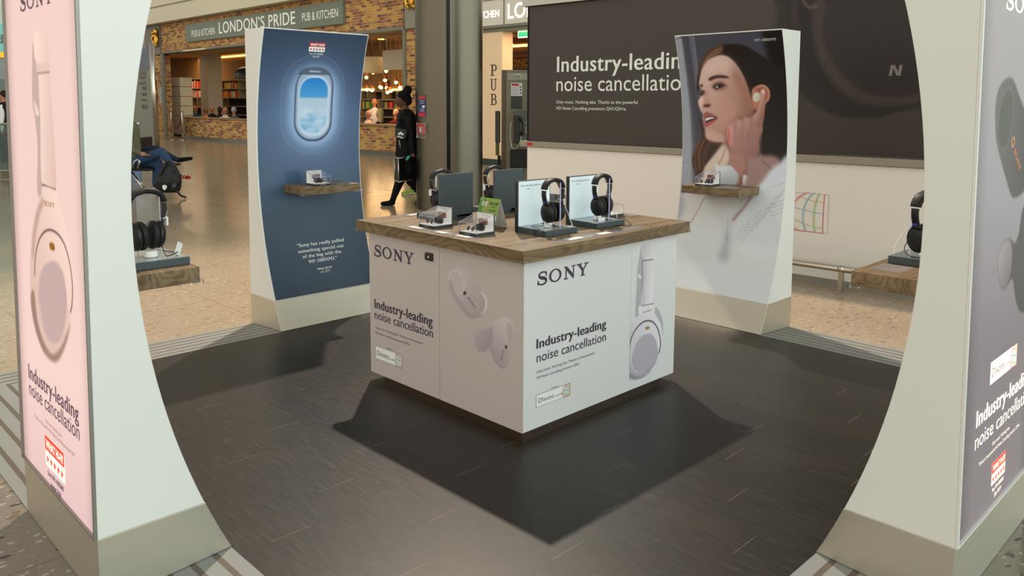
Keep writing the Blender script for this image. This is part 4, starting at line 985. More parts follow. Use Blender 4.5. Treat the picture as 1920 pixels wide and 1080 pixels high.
# stanchions with rope
sp = []
for px_, py_ in ((322.5, 262), (343, 262.5)):
    b0 = at_px(px_, py_, 'z', Z_G); t = thing('rope_stanchion', 'x', 'barrier post', b0, 0, 'rope barrier at the pub doorway')
    obj('post', MB().lathe([(.035, 0.02), (.035, 1.02), (.02, 1.05), (.05, 1.08), (.05, 1.13), (.01, 1.16)], (0, 0, 0), 'z', 12), chrome, t, local=True)
    obj('foot', MB().lathe([(.16, 0.001), (.15, .02), (.04, .04)], (0, 0, 0), 'z', 16), chrome, t, local=True); sp.append(t)
sp[0]['label'] = 'left chrome rope post at the pub doorway'; sp[1]['label'] = 'right chrome rope post against the low brick wall'
a_, b_ = sp[0].location+Vector((0, 0, .98)), sp[1].location+Vector((0, 0, .98))
rp = MB().tube([a_.lerp(b_, t)-Vector((0, 0, .55*4*t*(1-t))) for t in [i/14 for i in range(15)]], .024, 8)
tag(obj('barrier_rope', rp, mat('red_rope', (120, 42, 32), .8)), 'dark red rope hanging between the two chrome posts', 'rope')
# bookshelves
shelf_m = mat('shelf_oak', (150, 132, 100), .6); shelf_back = mat('shelf_back', (44, 32, 24), .8)
BC = [(196, 40, 34), (210, 60, 40), (226, 150, 40), (238, 196, 70), (232, 224, 206), (150, 30, 30), (120, 170, 60), (60, 70, 90), (220, 100, 50), (196, 180, 150), (90, 40, 34), (206, 44, 60)]
bms = [mat('book_cover%d' % i, c, .6) for i, c in enumerate(BC)]
gseed = random.Random(11)
book_src = None
def bookcase(name, label, xf, pxl, pxr, levels, books_on, group, dividers=()):
    """xf: x of its front; levels: photo y of shelf boards at pixel column pxm"""
    yl_, yr_ = at_px(pxl, 200, 'x', xf).y, at_px(pxr, 200, 'x', xf).y
    zs_ = [at_px((pxl+pxr)/2, q, 'x', xf).z for q in levels]
    t = thing(name, label, 'bookcase', (xf+.2, (yl_+yr_)/2, Z_G))
    obj('back_panel', MB().box(xf+.37, xf+.40, yr_, yl_, Z_G+.002, zs_[0]), shelf_back, t)
    for yv in (yl_, yr_-.03): obj('side_panel', MB().box(xf, xf+.37, yv, yv+.03, Z_G+.002, zs_[0]), shelf_m, t)
    for z in zs_: obj('shelf_board', MB().box(xf, xf+.38, yr_, yl_, z-.035, z), shelf_m, t)
    for f_, a, b in dividers: yv = yl_+(yr_-yl_)*f_; obj('divider', MB().box(xf, xf+.37, yv-.02, yv+.02, zs_[b], zs_[a]-.036), shelf_m, t)
    for row, f0, f1, hot, gl_ in books_on:
        z = zs_[row]; hmax = zs_[row-1]-.035-z; y = yl_+(yr_-yl_)*f0-.05; ye = yl_+(yr_-yl_)*f1+.22; k = 0
        while y > ye:
            w = gseed.uniform(.05, .085); h = hmax*gseed.uniform(.68, .9); d = gseed.uniform(.18, .26)
            ci = hot[gseed.randrange(len(hot))]; tilt = gseed.choice([0, 0, 0, 0, .12, .2])
            m = MB().box(-d/2, d/2, -w/2, w/2, .002, h); 
            o = obj('book', m, bms[ci], None); o.location = (xf+.05+d/2, y-w/2-(h*math.sin(tilt) if tilt else 0), z); o.rotation_euler = (-tilt if tilt else 0, 0, 0)
            if tilt: o.location.z = z+w/2*math.sin(tilt)
            y -= w+.008+(h*math.sin(tilt) if tilt else 0)
            cn = {0: 'red', 1: 'red', 2: 'orange', 3: 'yellow', 4: 'cream', 5: 'dark red', 6: 'green', 7: 'slate', 8: 'orange', 9: 'tan', 10: 'maroon', 11: 'crimson'}[ci]
            tag(o, gl_.replace('COLOR', cn), 'book', 'books %s' % gl_.split('standing ')[-1]+' '+cn)
            k += 1
    return t, zs_, yl_, yr_
xf = 13.0
bookcase('bookcase', 'oak bookcase against the wall beside the white cabinet', xf, 333, 381, [147.5, 165.5, 182, 200, 216, 228], [(1, 0, 1, [0, 1, 5, 4, 3, 0, 11], 'COLOR book standing on the top shelf beside the white cabinet'), (2, 0, 1, [0, 1, 5, 11, 6, 3, 4], 'COLOR book standing on the second shelf beside the white cabinet')], '', [(.18, 2, 3), (.46, 2, 3), (.78, 2, 3)])
bookcase('bookcase', 'lamp-lit oak bookcase right of the white pub column', xf, 415, 480, [150, 166, 183, 199, 215, 228], [(1, .06, .50, [0, 2, 3, 3, 8, 6, 4, 1], 'COLOR book standing on the top shelf right of the white column'), (2, .02, .50, [0, 8, 6, 4, 1, 2], 'COLOR book standing on the second shelf right of the white column')], '', [(.52, 0, 1), (.52, 1, 2), (.75, 2, 3)])
bookcase('bookcase', 'long low-lit bookcase behind the walking person', xf, 676, 790, [170, 186, 203, 219, 232], [(2, .0, .18, [3, 6, 5, 7, 3], 'COLOR book standing left of the white-shirted man in the pub'), (2, .36, .9, [0, 6, 8, 2, 7, 5, 10], 'COLOR book standing between the white-shirted man and the walking person')], '', [(.12, 0, 1), (.38, 0, 1), (.62, 0, 1), (.30, 1, 2)])
# pendant lamps
lamp_sh = mat('cream_lamp_shade', (190, 168, 130), .7, emit=.12, ecol=(230, 180, 110)); bulb = mat('warm_bulb', (255, 200, 120), .5, emit=14, ecol=(255, 190, 100)); rose = mat('copper_glass', (196, 110, 60), .2, .8)
def drum(px_, py0, py1, xx, r, label, z_top=3.42, m_=None):
    a = at_px(px_, py0, 'x', xx); b = at_px(px_, py1, 'x', xx); t = thing('pendant_lamp', label, 'lamp', (a.x, a.y, b.z))
    obj('lamp_shade', MB().lathe([(r, b.z), (r, a.z), (r-.02, a.z), (r-.02, b.z)], (a.x, a.y, 0), 'z', 24, caps=False), m_ or lamp_sh, t)
    obj('lamp_cord', MB().tube([(a.x, a.y, a.z-.05), (a.x, a.y, z_top)], .012, 6), black_plastic, t); return t
drum(696, 107, 137, 11.2, .34, 'cream drum shade hanging at the right edge of the blue totem')
def cluster(px_, py_, xx, n_, label, sc=1.0):
    c0_ = at_px(px_, py_, 'x', xx); t = thing('bulb_chandelier', label, 'lamp', c0_); r_ = random.Random(n_)
    for k in range(n_):
        a = 2*PI*k/n_+.4; p_ = c0_+Vector((math.cos(a)*.30*sc, math.sin(a)*.38*sc, r_.uniform(-.32, .32)*sc))
        s_ = obj('glass_shade', MB().lathe([(.03, p_.z+.13), (.045, p_.z+.04), (.04, p_.z+.0)], (p_.x, p_.y, 0), 'z', 10, caps=False), rose, t)
        obj('bulb', MB().ball(p_-Vector((0, 0, .02)), .055, 8), bulb, s_)
        obj('cord', MB().tube([p_+Vector((0, 0, .15)), (p_.x, p_.y, 3.42)], .008, 5), black_plastic, t)
    light('pub_lamp', 'POINT', c0_+Vector((0, 0, -.5)), 15, (1, .66, .34), shadow_soft_size=.3)
    return t
cluster(706, 152, 11.9, 8, 'cluster of glowing copper bulb pendants above the white-shirted man')
cluster(742, 155, 12.1, 7, 'cluster of glowing bulb pendants above the walking person\u2019s head')
t = drum(464, 133, 147, 11.4, .5, 'large black dome lamp over the low wall behind the blue totem', m_=black_plastic)
for o in list(t.children):
    if o.name.startswith('lamp_shade'):
        z1_, y_ = at_px(464, 147, 'x', 11.4).z, at_px(464, 147, 'x', 11.4).y
        bpy.data.objects.remove(o); obj('lamp_shade', MB().lathe([(.5, z1_), (.47, z1_+.18), (.36, z1_+.33), (.18, z1_+.42), (.03, z1_+.44)], (11.4, y_, 0), 'z', 20, caps=False), black_plastic, t)
strip_m = mat('warm_led_strip', (255, 214, 130), .5, emit=5, ecol=(255, 196, 96))
def led(label, px0, py0, px1, py1, xx):
    a, b = at_px(px0, py0, 'x', xx), at_px(px1, py1, 'x', xx); m = MB().box(xx, xx+.05, min(a.y, b.y), max(a.y, b.y), (a.z+b.z)/2-.03, (a.z+b.z)/2+.03); tag(recenter(obj('led_strip', m, strip_m)), label, 'light')
led('warm light strip under the pub ceiling over the seated diners', 389, 106, 476, 106, 13.37)
led('warm light strip under the lit chandelier left of the framed picture', 676, 168, 700, 168, 13.37)
led('warm light strip right of the framed picture', 733, 168, 752, 168, 13.37)
for k, (px_, py_) in enumerate(((716, 73), (716, 86), (730, 92))):
    a = at_px(px_, py_, 'z', 3.42); o = obj('ceiling_light', MB().lathe([(.12, 3.400), (.13, 3.419)], (a.x, a.y, 0), 'z', 14), strip_m); tag(recenter(o), ('nearest', 'middle', 'farthest')[k]+' round downlight in the orange pub ceiling above the screen', 'light', 'downlights in the pub ceiling')
for yv, e_ in ((33.5, 150), (27.0, 110), (17.5, 75)):
    light('pub_ceiling_glow', 'AREA', (12.2, yv, 3.36), e_, (1, .70, .40), shape='RECTANGLE', size=2.0, size_y=5.0, aim=(12.25, yv, 0))
# projector screen, picture
a, b = at_px(717, 95, 'x', 11.2), at_px(760, 130, 'x', 11.2)
t = thing('projector_screen', 'pale blank projector screen hanging inside the pub', 'screen', (11.2, (a.y+b.y)/2, b.z))
obj('screen_sheet', MB().box(11.2, 11.24, b.y, a.y, b.z, a.z), mat('screen_fabric', (196, 178, 156), .8), t)
for yv in (b.y+.1, a.y-.1): obj('screen_rod', MB().box(11.21, 11.23, yv-.01, yv+.01, a.z, 3.421), black_plastic, t)
a, b = at_px(719, 151, 'x', 13.36), at_px(729, 165, 'x', 13.36)
t = thing('framed_picture', 'small framed print on the pub back wall between two lamps', 'picture', (13.36, (a.y+b.y)/2, b.z))
obj('frame', MB().box(13.36, 13.41, b.y, a.y, b.z, a.z), mat('red_brown_frame', (84, 30, 20), .5), t); obj('picture', MB().box(13.35, 13.359, b.y+.07, a.y-.07, b.z+.07, a.z-.07), mat('ochre_print', (190, 132, 70), .7), t)
# pub column board "PUB" and side entrance
S_pub = Surf((FX-.03, 0, 0), (0, -1, 0), (-1, 0, 0))
ya, yb = at_px(943.5, 100, 'x', FX).y, at_px(907, 100, 'x', FX).y
pb_ = thing('pub_pillar_board', 'tall cream board reading PUB beside the side entrance', 'sign', (FX, (ya+yb)/2, Z_G))
obj('board', MB().box(FX-.03, FX+.3, ya, yb, .12, 3.02), mat('cream_board', (232, 206, 172), .6, emit=.12, ecol=(255, 200, 140)), pb_)
obj('skirting', MB().box(FX-.04, FX+.3, ya, yb, Z_G, .12), mat('dark_green_skirting', (52, 62, 56), .5), pb_)
def slab_letter(ch):
    if ch == 'P':
        o = [(0, 0), (.46, 0), (.46, .07), (.30, .07), (.30, .42), (.5, .42), (.66, .5), (.72, .70), (.66, .90), (.5, 1), (0, 1), (0, .93), (.14, .93), (.14, .07), (0, .07)]; return [o, [(.30, .49), (.46, .50), (.56, .58), (.57, .70), (.56, .84), (.46, .92), (.30, .93)]]
    if ch == 'U':
        return [[(0, 1), (0, .93), (.12, .93), (.12, .25), (.2, .06), (.42, -.02), (.64, .06), (.72, .25), (.72, .93), (.84, .93), (.84, 1), (.5, 1), (.5, .93), (.62, .93), (.62, .28), (.56, .13), (.42, .07), (.32, .12), (.27, .28), (.27, .93), (.38, .93), (.38, 1)]]
    o = [(0, 0), (.5, 0), (.68, .08), (.76, .27), (.70, .44), (.58, .52), (.68, .62), (.70, .76), (.64, .92), (.48, 1), (0, 1), (0, .93), (.14, .93), (.14, .07), (0, .07)]; return [o, [(.29, .07), (.5, .08), (.60, .17), (.61, .28), (.56, .42), (.46, .48), (.29, .48)], [(.29, .55), (.46, .56), (.55, .66), (.55, .78), (.5, .9), (.42, .93), (.29, .93)]]
for ch, y0_, y1_ in (('P', 142, 121), ('U', 169.5, 148), ('B', 197, 176)):
    u, z = S_pub.uv(925.5, y0_); h_ = S_pub.uv(925.5, y1_)[1]-z; w_ = .22
    obj('lettering', lay(poly_mesh(slab_letter(ch)), S_pub, u-w_/2, z, u+w_/2, h_, 1, .004), MATS['menu_brown'], pb_)
struct('trim_5', MB().box(FX-.06, FX+.35, 6, 11.24, 3.02, 3.10), trim_m)
struct('trim_6', MB().box(FX-.05, FX+.35, yb, yb+.16, Z_G, 3.02), cream)
en_w = mat('dark_timber_boards', (96, 56, 30), .6); n = N(en_w); w_ = n.n('TexWave', wave_type='BANDS', bands_direction='Z'); w_.inputs['Scale'].default_value = 2.2; n.l(n.obj(), w_.inputs['Vector']); n.col(n.ramp(w_.outputs['Fac'], [(0, (50, 28, 16)), (.1, (104, 62, 34)), (1, (120, 74, 40))]))
struct('wall_entrance_back', MB().box(12.3, 12.4, 4, 12.9, Z_G, 3.4), en_w)
struct('ceiling_entrance', MB().box(FX+.35, 12.4, 4, 12.9, 3.12, 3.2), en_w)
struct('wall_entrance_side', MB().box(FX+.3, 12.4, 12.80, 12.89, Z_G, 3.4), cream)
u_ = Surf((12.29, 0, 0), (0, -1, 0), (-1, 0, 0))
ls = thing('wall_lettering', 'dim gold LONDON lettering on the timber wall above the pay phone', 'sign', u_.xyz(*u_.uv(953, 124)))
u, z = u_.uv(953, 124); obj('lettering', lay(font_mesh("LONDON\u2019S", .005), u_, u, z, u+1.5, .17, CAP, .02), gold, ls)
light('entrance_glow', 'AREA', (11.2, 9.6, 3.08), 70, (1, .60, .30), shape='RECTANGLE', size=1.2, size_y=3, aim=(11.4, 9.6, 0))
led('orange light strip across the side entrance ceiling', 944, 86, 990, 86, 12.26)
ex = thing('exit_sign', 'small green emergency exit sign hanging at the side entrance', 'sign', at_px(981, 64, 'x', FX+.1))
a, b = at_px(971, 58.5, 'x', FX+.1), at_px(991.5, 70, 'x', FX+.1)
obj('sign_case', MB().box(FX+.1, FX+.16, b.y, a.y, b.z, a.z), mat('exit_white', (210, 235, 225), .4, emit=.5), ex); obj('sign_face', MB().box(FX+.09, FX+.099, b.y+.03, a.y-.03, b.z+.03, a.z-.02), mat('exit_green', (0, 150, 110), .4, emit=.6), ex)
obj('hanger', MB().box(FX+.12, FX+.13, (a.y+b.y)/2-.01, (a.y+b.y)/2+.01, a.z, 3.10), black_plastic, ex)
sl = thing('spotlight', 'black track spotlight glowing above the PUB board', 'light', at_px(957, 75, 'x', 10.8))
a = at_px(956, 66, 'x', 10.8); b = at_px(958, 83, 'x', 10.8); obj('lamp_body', MB().tube([a, b], [.045, .06], 12), black_plastic, sl); obj('lamp_lens', MB().ball(b, .05, 10), bulb, sl); obj('stem', MB().tube([a, (a.x, a.y, 3.12)], .012, 6), black_plastic, sl)
a, b = at_px(921, 235, 'x', 11.6), at_px(931, 290, 'x', 11.6)
tag(recenter(obj('wooden_cupboard', MB().box(11.6, 12.1, 10.9, 11.75, Z_G, 1.05), mat('orange_wood', (150, 84, 40), .5), bevel=.01)), 'orange-brown wooden cupboard inside the side entrance', 'cupboard')

# ------------------------------------------------------------------ hoarding with dark advert, rail
HA = Vector((3.371, 3.25, Z_G)); hd = Vector((.0433, -.99906, 0)).normalized(); hn = Vector((-hd.y*-1, 0, 0))
hn = Vector((hd.y, -hd.x, 0))            # faces the stand (-x)
if hn.x > 0: hn = -hn
S_h = Surf(HA, hd, hn); HL = 6.2
def hbox(u0, u1, z0, z1, d0, d1):
    m = MB(); P = lambda u, z, d: S_h.xyz(u, z, d)
    return m.hexa([P(u0, z0, d0), P(u1, z0, d0), P(u1, z0, d1), P(u0, z0, d1), P(u0, z1, d0), P(u1, z1, d0), P(u1, z1, d1), P(u0, z1, d1)])
ho = thing('advertising_hoarding', 'long free-standing wall with dark headphone advert above a white lower panel', 'hoarding', HA, 0)
obj('lower_panel', hbox(0, HL, .03, .965, -.10, 0), mat('hoarding_white', (228, 224, 218), .45), ho)
obj('skirting', hbox(.0, HL, Z_G, .03, -.10, -.004), mat('hoarding_skirting', (138, 134, 124), .5), ho)
obj('ledge', hbox(-.08, HL, .970, 1.030, -.10, .030), mat('ledge_grey', (146, 140, 126), .45), ho, bevel=.003)
obj('ledge_badge', hbox(.02, .10, .985, 1.015, .0301, .032), red_ink, ho)
dk = mat('advert_brown', tone((72, 64, 58), .66), .42); n = N(dk); s = n.n('SeparateXYZ'); n.l(n.obj(), s.inputs[0])
up_ = obj('advert_panel', hbox(0, HL, 1.036, 2.44, -.10, -.012), dk, ho)
obj('panel_edge', hbox(-.008, 0, .97, 2.44, -.10, .0), black_plastic, ho)
obj('top_rail', hbox(-.06, HL, 2.445, 2.515, -.12, .03), alu, ho, bevel=.003)
obj('upper_panel', hbox(0, HL, 2.52, 3.5, -.10, -.012), dk, ho)
S_ad = Surf(HA+hn*-.012, hd, hn)
pm_ = print_mat('advert_print', .42); p = Paint(S_ad, 2.72, HL-.3, 1.045, 2.43, .008, (62, 52, 46)); p.gain = (.66, .66, .66); p.frame(1450, 0, 3.6)
g0 = p.P((0, 980))
p.img[:] = (72, 64, 58)
p.fill([(60, -60), (38, 100), (40, 300), (120, 520), (180, 620), (300, 720), (420, 776), (560, 798), (700, 792), (860, 752), (1000, 716), (1300, 600), (1500, 200), (1500, -120), (60, -120)], (44, 36, 32), 1.2)
p.fill([(60, -80), (44, 60), (60, 300), (200, 520), (330, 640), (500, 710), (700, 722), (900, 700), (1000, 680), (1300, 560), (1500, 100), (1500, -120)], (52, 42, 38), 2)
p.fill([(110, -80), (100, 100), (130, 300), (230, 520), (420, 660), (600, 700), (560, 690), (400, 560), (300, 380), (268, 200), (280, -80)], (34, 26, 24), 3)
p.fill([(290, -80), (266, 150), (280, 300), (330, 450), (430, 590), (560, 680), (700, 716), (860, 712), (1000, 680), (1000, 620), (860, 645), (700, 640), (560, 585), (440, 460), (360, 320), (338, 180), (360, 60), (420, -80)], (72, 60, 56), 2)
p.fill([(420, -80), (362, 60), (340, 200), (370, 340), (450, 470), (560, 580), (700, 636), (860, 642), (1000, 620), (1300, 480), (1400, 0), (1400, -100)], (46, 38, 34), 1.5)
p.line([(200, 0), (240, 50), (290, 40)], .02, (120, 104, 96), 1)
p.line([(150, -60), (140, 120), (170, 200)], .03, (92, 78, 70), 3)
pr2 = p.build('headphone_print', pm_, up_)
n_c = S_ad.uv(1679, 132)
nm = MB()
for L in ([(0, 0), (.25, 0), (.33, .7), (.62, 0), (.95, 0), (1.05, 1), (.8, 1), (.72, .35), (.45, 1), (.1, 1)],):
    b = nm.b; b.faces.new([b.verts.new(S_ad.xyz(n_c[0]-.045+q[0]*.09, n_c[1]-.04+q[1]*.08, .003)) for q in L])
obj('contactless_mark', nm, mat('mark_grey', (118, 110, 104), .5), pr2)
text('headline_lettering', 'Industry-leading', S_ad, (1044.5, 135), (1298, 127), 0, white_ink, up_, .016, .003, h_px=104.5)
text('headline_lettering', 'noise cancellation', S_ad, (1043.5, 171), (1296, 169), 0, white_ink, up_, 0, .003, h_px=141.5)
text('small_lettering', 'Only music. Nothing else. Thanks to the powerful', S_ad, (1043.5, 194), (1196, 194.5), .034, white_ink, up_, 0, .003)
text('small_lettering', 'HD Noise Cancelling processors QN1/QN1e.', S_ad, (1043.5, 205.5), (1175, 207), .034, white_ink, up_, 0, .003)
S_lo = Surf(HA, hd, hn)
a, b, c = S_lo.uv(1476, 361), S_lo.uv(1555, 366), S_lo.uv(1549, 438)
gm = globe(S_lo, ho, a[0], c[1], b[0], b[1]+.005, .006)
fr_ = MB(); t_ = .002
for r_ in ((a[0], b[0], b[1], b[1]+t_), (b[0]-t_, b[0], c[1], b[1]), (a[0], b[0], c[1]-t_, c[1])): fr_.quad(S_lo.xyz(r_[0], r_[2], .001), S_lo.xyz(r_[1], r_[2], .001), S_lo.xyz(r_[1], r_[3], .001), S_lo.xyz(r_[0], r_[3], .001))
obj('mark_outline', fr_, ink, ho)
# bumper rail
rl = thing('bumper_rail', 'low brushed steel rail on short posts in front of the hoarding', 'rail', HA+hn*.2+hd*3.4)
pz = .167; P0, P1 = HA+hn*.2+hd*1.9, HA+hn*.2+hd*6.0; P0.z = P1.z = pz
obj('rail_tube', MB().tube([P0, P1], .026, 16), chrome, rl)
for u in (3.46-.0, 3.46-1.45, 3.46+1.45):
    q = HA+hn*.2+hd*u; po_ = obj('post', MB().box(q.x-.017, q.x+.017, q.y-.017, q.y+.017, Z_G+.006, pz-.022), alu, rl)
    obj('foot_plate', MB().lathe([(.05, Z_G+.001), (.05, Z_G+.006)], (q.x, q.y, 0), 'z', 16), alu, po_)
    obj('collar', MB().tube([q+hd*-.02+Vector((0, 0, pz-Z_G)), q+hd*.02+Vector((0, 0, pz-Z_G))], .028, 16), chrome, po_)

# ------------------------------------------------------------------ steel column
ccx, ccy, cr_ = 4.42, 5.79, .463
co_ = thing('steel_clad_column', 'large round brushed-steel column with a dark vertical joint', 'column', (ccx, ccy, Z_G))
a0 = math.atan2(-(ccy-CAM.y), -(ccx-CAM.x))-.02
def shell(s0, s1):
    m = MB(); pts = [(ccx+cr_*math.cos(a0+s0+(s1-s0)*k/24), ccy+cr_*math.sin(a0+s0+(s1-s0)*k/24)) for k in range(25)]
    pts += [(ccx+(cr_-.03)*math.cos(a0+s0+(s1-s0)*k/24), ccy+(cr_-.03)*math.sin(a0+s0+(s1-s0)*k/24)) for k in range(24, -1, -1)]
    m.prism(pts, Z_G+.004, 6.5, 'z'); return m
gp = .05/cr_
for s0, s1 in ((gp/2, PI-gp/2), (PI+gp/2, 2*PI-gp/2)):
    o = obj('steel_shell', shell(s0, s1), steel_col, co_)
    for p_ in o.data.polygons: p_.use_smooth = abs(p_.normal.z) < .5
    md = o.modifiers.new('e', 'EDGE_SPLIT'); md.split_angle = .6
obj('dark_core', MB().lathe([(cr_-.032, Z_G+.002), (cr_-.032, 6.5)], (ccx, ccy, 0), 'z', 32), mat('dark_joint', (44, 50, 52), .5), co_)
def on_col(px_, py_, off=.004):
    d = ray(px_, py_); a2 = d.x**2+d.y**2; q = CAM-Vector((ccx, ccy, 0)); b2 = 2*(q.x*d.x+q.y*d.y); c2 = q.x**2+q.y**2-(cr_+off)**2; t = (-b2-math.sqrt(max(b2*b2-4*a2*c2, 0)))/(2*a2); return CAM+d*t
def col_patch(name, x0, x1, y0, y1, m_, parent, off=.004, thick=.004):
    A, B_ = on_col(x0, (y0+y1)/2, off), on_col(x1, (y0+y1)/2, off); z1_, z0_ = on_col((x0+x1)/2, y0, off).z, on_col((x0+x1)/2, y1, off).z
    t0, t1 = math.atan2(A.y-ccy, A.x-ccx) % (2*PI), math.atan2(B_.y-ccy, B_.x-ccx) % (2*PI); m = MB(); n_ = 6; r0, r1 = cr_+off, cr_+off+thick
    for k in range(n_):
        ta, tb = t0+(t1-t0)*k/n_, t0+(t1-t0)*(k+1)/n_; C_ = lambda r, t, z: (ccx+r*math.cos(t), ccy+r*math.sin(t), z)
        m.hexa([C_(r0, ta, z0_), C_(r0, tb, z0_), C_(r1, tb, z0_), C_(r1, ta, z0_), C_(r0, ta, z1_), C_(r0, tb, z1_), C_(r1, tb, z1_), C_(r1, ta, z1_)])
    return obj(name, m, m_, parent)
nb = thing('information_sticker', 'narrow blue and red notice stuck on the steel column', 'sign', on_col(791, 199))
col_patch('sticker', 784, 798.5, 178.5, 219.5, mat('notice_blue', (32, 46, 100), .4), nb, .001, .002)
col_patch('sticker_header', 785, 797.5, 180, 186, mat('notice_red', (190, 40, 48), .4), nb, .0035, .001)
col_patch('sticker_footer', 785, 797.5, 211, 218.5, MATS['notice_red'], nb, .0035, .001)
col_patch('sticker_pictogram', 791.5, 796.5, 198, 202, white_ink, nb, .0035, .001)
for y_ in (189.5, 193.5, 204.5, 208): col_patch('sticker_line', 787.5, 795.5, y_-.5, y_+.3, white_ink, nb, .0035, .001)
fa = thing('fire_alarm_point', 'red fire alarm call point in a clear cover on the column', 'alarm', on_col(791, 244))
col_patch('clear_cover', 781.5, 799.5, 231, 259, acrylic, fa, .03, .003)
col_patch('back_plate', 781.5, 799.5, 231, 259, MATS.get('cover_plate') or mat('cover_plate', (150, 120, 112), .4), fa, .001, .002)
col_patch('red_case', 785.5, 797.5, 234, 251, mat('alarm_red', (196, 34, 38), .35), fa, .004, .022)
col_patch('white_label', 786.5, 790.5, 238, 248, white_ink, fa, .027, .001)
col_patch('cover_flag', 781.5, 793, 232.5, 236, MATS['alarm_red'], fa, .034, .002)
col_patch('black_foot', 787, 797, 251.5, 256, black_plastic, fa, .004, .01)

# ------------------------------------------------------------------ pay phone pedestal
bf = 11.75; P_ = lambda x, y, f=bf: at_fwd(x, y, f)
pht = thing('pay_phone', 'tall grey steel pay phone pedestal between the column and the hoarding', 'pay phone', (P_(965, 300).x, P_(965, 300).y, Z_G))
ba = P_(945, 200); bdir = Vector((rt.x, rt.y, 0)).normalized(); bback = Vector((fw.x, fw.y, 0)).normalized()
zt2 = P_(960, 131).z
def pbox(x0, x1, y0, y1, d0, d1):
    """box facing the camera side: photo columns x0..x1, rows y0 (top)..y1 at the pedestal's distance, depth d0..d1 behind it"""
    A = P_(x0, (y0+y1)/2); B_ = P_(x1, (y0+y1)/2); z1_ = P_((x0+x1)/2, y0).z; z0_ = P_((x0+x1)/2, y1).z if y1 < 9999 else Z_G+.002
    if y1 > 9000: A = P_(x0, 300); B_ = P_(x1, 300); z1_ = P_((x0+x1)/2, y0).z
    A.z = B_.z = 0; m = MB(); q = []
    for z in (z0_, z1_):
        for p_, d in ((A, d0), (B_, d0), (B_, d1), (A, d1)): v_ = p_+bback*d; q.append((v_.x, v_.y, z))
    return m.hexa(q)
ps = mat('booth_steel', (120, 114, 96), .35, .7)
obj('pedestal', pbox(948, 993, 131, 9999, 0, .30), ps, pht, bevel=.004)
obj('side_shell', pbox(940, 948.5, 131, 9999, .02, .42), mat('booth_brown', (104, 88, 72), .4, .5), pht, bevel=.004)
fr2 = pbox(952, 990, 137, 150, -.012, -.001); obj('header_plate', fr2, mat('booth_header', (150, 144, 126), .4, .4), pht)
hs = MB(); 
C1 = P_(969, 144, bf-.02); hs.tube([C1+bdir*(.055*math.cos(t))+Vector((0, 0, .03*math.sin(t))) for t in np.linspace(.1, PI-.1, 9)], .011, 8)
obj('handset_symbol', hs, mat('symbol_grey', (190, 188, 180), .4), pht)
nt = obj('notice', pbox(958, 979, 155.5, 180, -.008, -.001), mat('paper_white', (206, 202, 196), .6), pht)
obj('notice_header', pbox(959.5, 973, 157, 161, -.010, -.0085), red_ink, nt)
obj('picture_card', pbox(958, 979, 180.5, 204, -.008, -.001), mat('dark_card', (56, 54, 46), .5), pht)
for y_ in (165, 169, 173, 177): obj('notice_line', pbox(960, 972, y_-.4, y_+.3, -.010, -.0085), ink_thin, nt)
for y_ in (163, 168.5, 174.5): obj('notice_icon', pbox(974.5, 977.5, y_-1.4, y_+1.4, -.010, -.0085), ink, nt)
obj('phone_housing', pbox(963, 996, 208, 268, -.16, -.001), mat('phone_grey', (92, 94, 84), .4, .4), pht, bevel=.01)
obj('phone_front', pbox(963, 974, 216, 266, -.19, -.161), mat('phone_dark', (40, 42, 38), .4), pht, bevel=.004)
obj('screen', pbox(982, 989, 226, 232, -.166, -.161), mat('phone_lcd', (96, 130, 84), .3), pht)
for k in range(12): obj('key', pbox(983+(k % 3)*2.6, 984.8+(k % 3)*2.6, 237+(k//3)*3.2, 239+(k//3)*3.2, -.165, -.161), alu, pht)
hsp = [at_fwd(x, y, bf-.21) for x, y in ((974, 222), (978, 224), (981, 231), (982, 240), (980.5, 248), (976, 253))]
obj('handset', MB().tube(hsp, [.030, .026, .018, .018, .026, .030], 10), black_plastic, pht)
cdp = [tuple(q) for q in smooth_poly([at_fwd(x, y, bf-.2) for x, y in ((977.5, 253), (976, 262), (972, 273), (966, 279), (960, 277), (957, 262), (957, 240), (959, 228))], 5, False)]
obj('steel_cord', MB().tube(cdp, .007, 6), alu, pht)
obj('writing_shelf', pbox(957, 992.5, 280, 314, -.14, -.02), black_soft, pht, bevel=.015)
bn = thing('phone_side_unit', 'slim grey handset unit on the left flank of the pay phone', 'phone unit', P_(932, 300, 12.1)); bn.location.z = Z_G
bf_ = bf; bf = 12.05
P_ = lambda x, y, f=12.05: at_fwd(x, y, f)
m = pbox(928.5, 938, 208, 268, 0, .12); obj('unit', m, mat('unit_grey', (104, 98, 88), .4, .3), bn, bevel=.01)
m = pbox(929, 936, 268, 292, .02, .1); obj('yellow_bag', m, mat('yellow_bag', (160, 150, 92), .6), bn, bevel=.02)
m = pbox(933, 939, 292, 9999, .03, .1); obj('leg', m, dark_edge, bn)

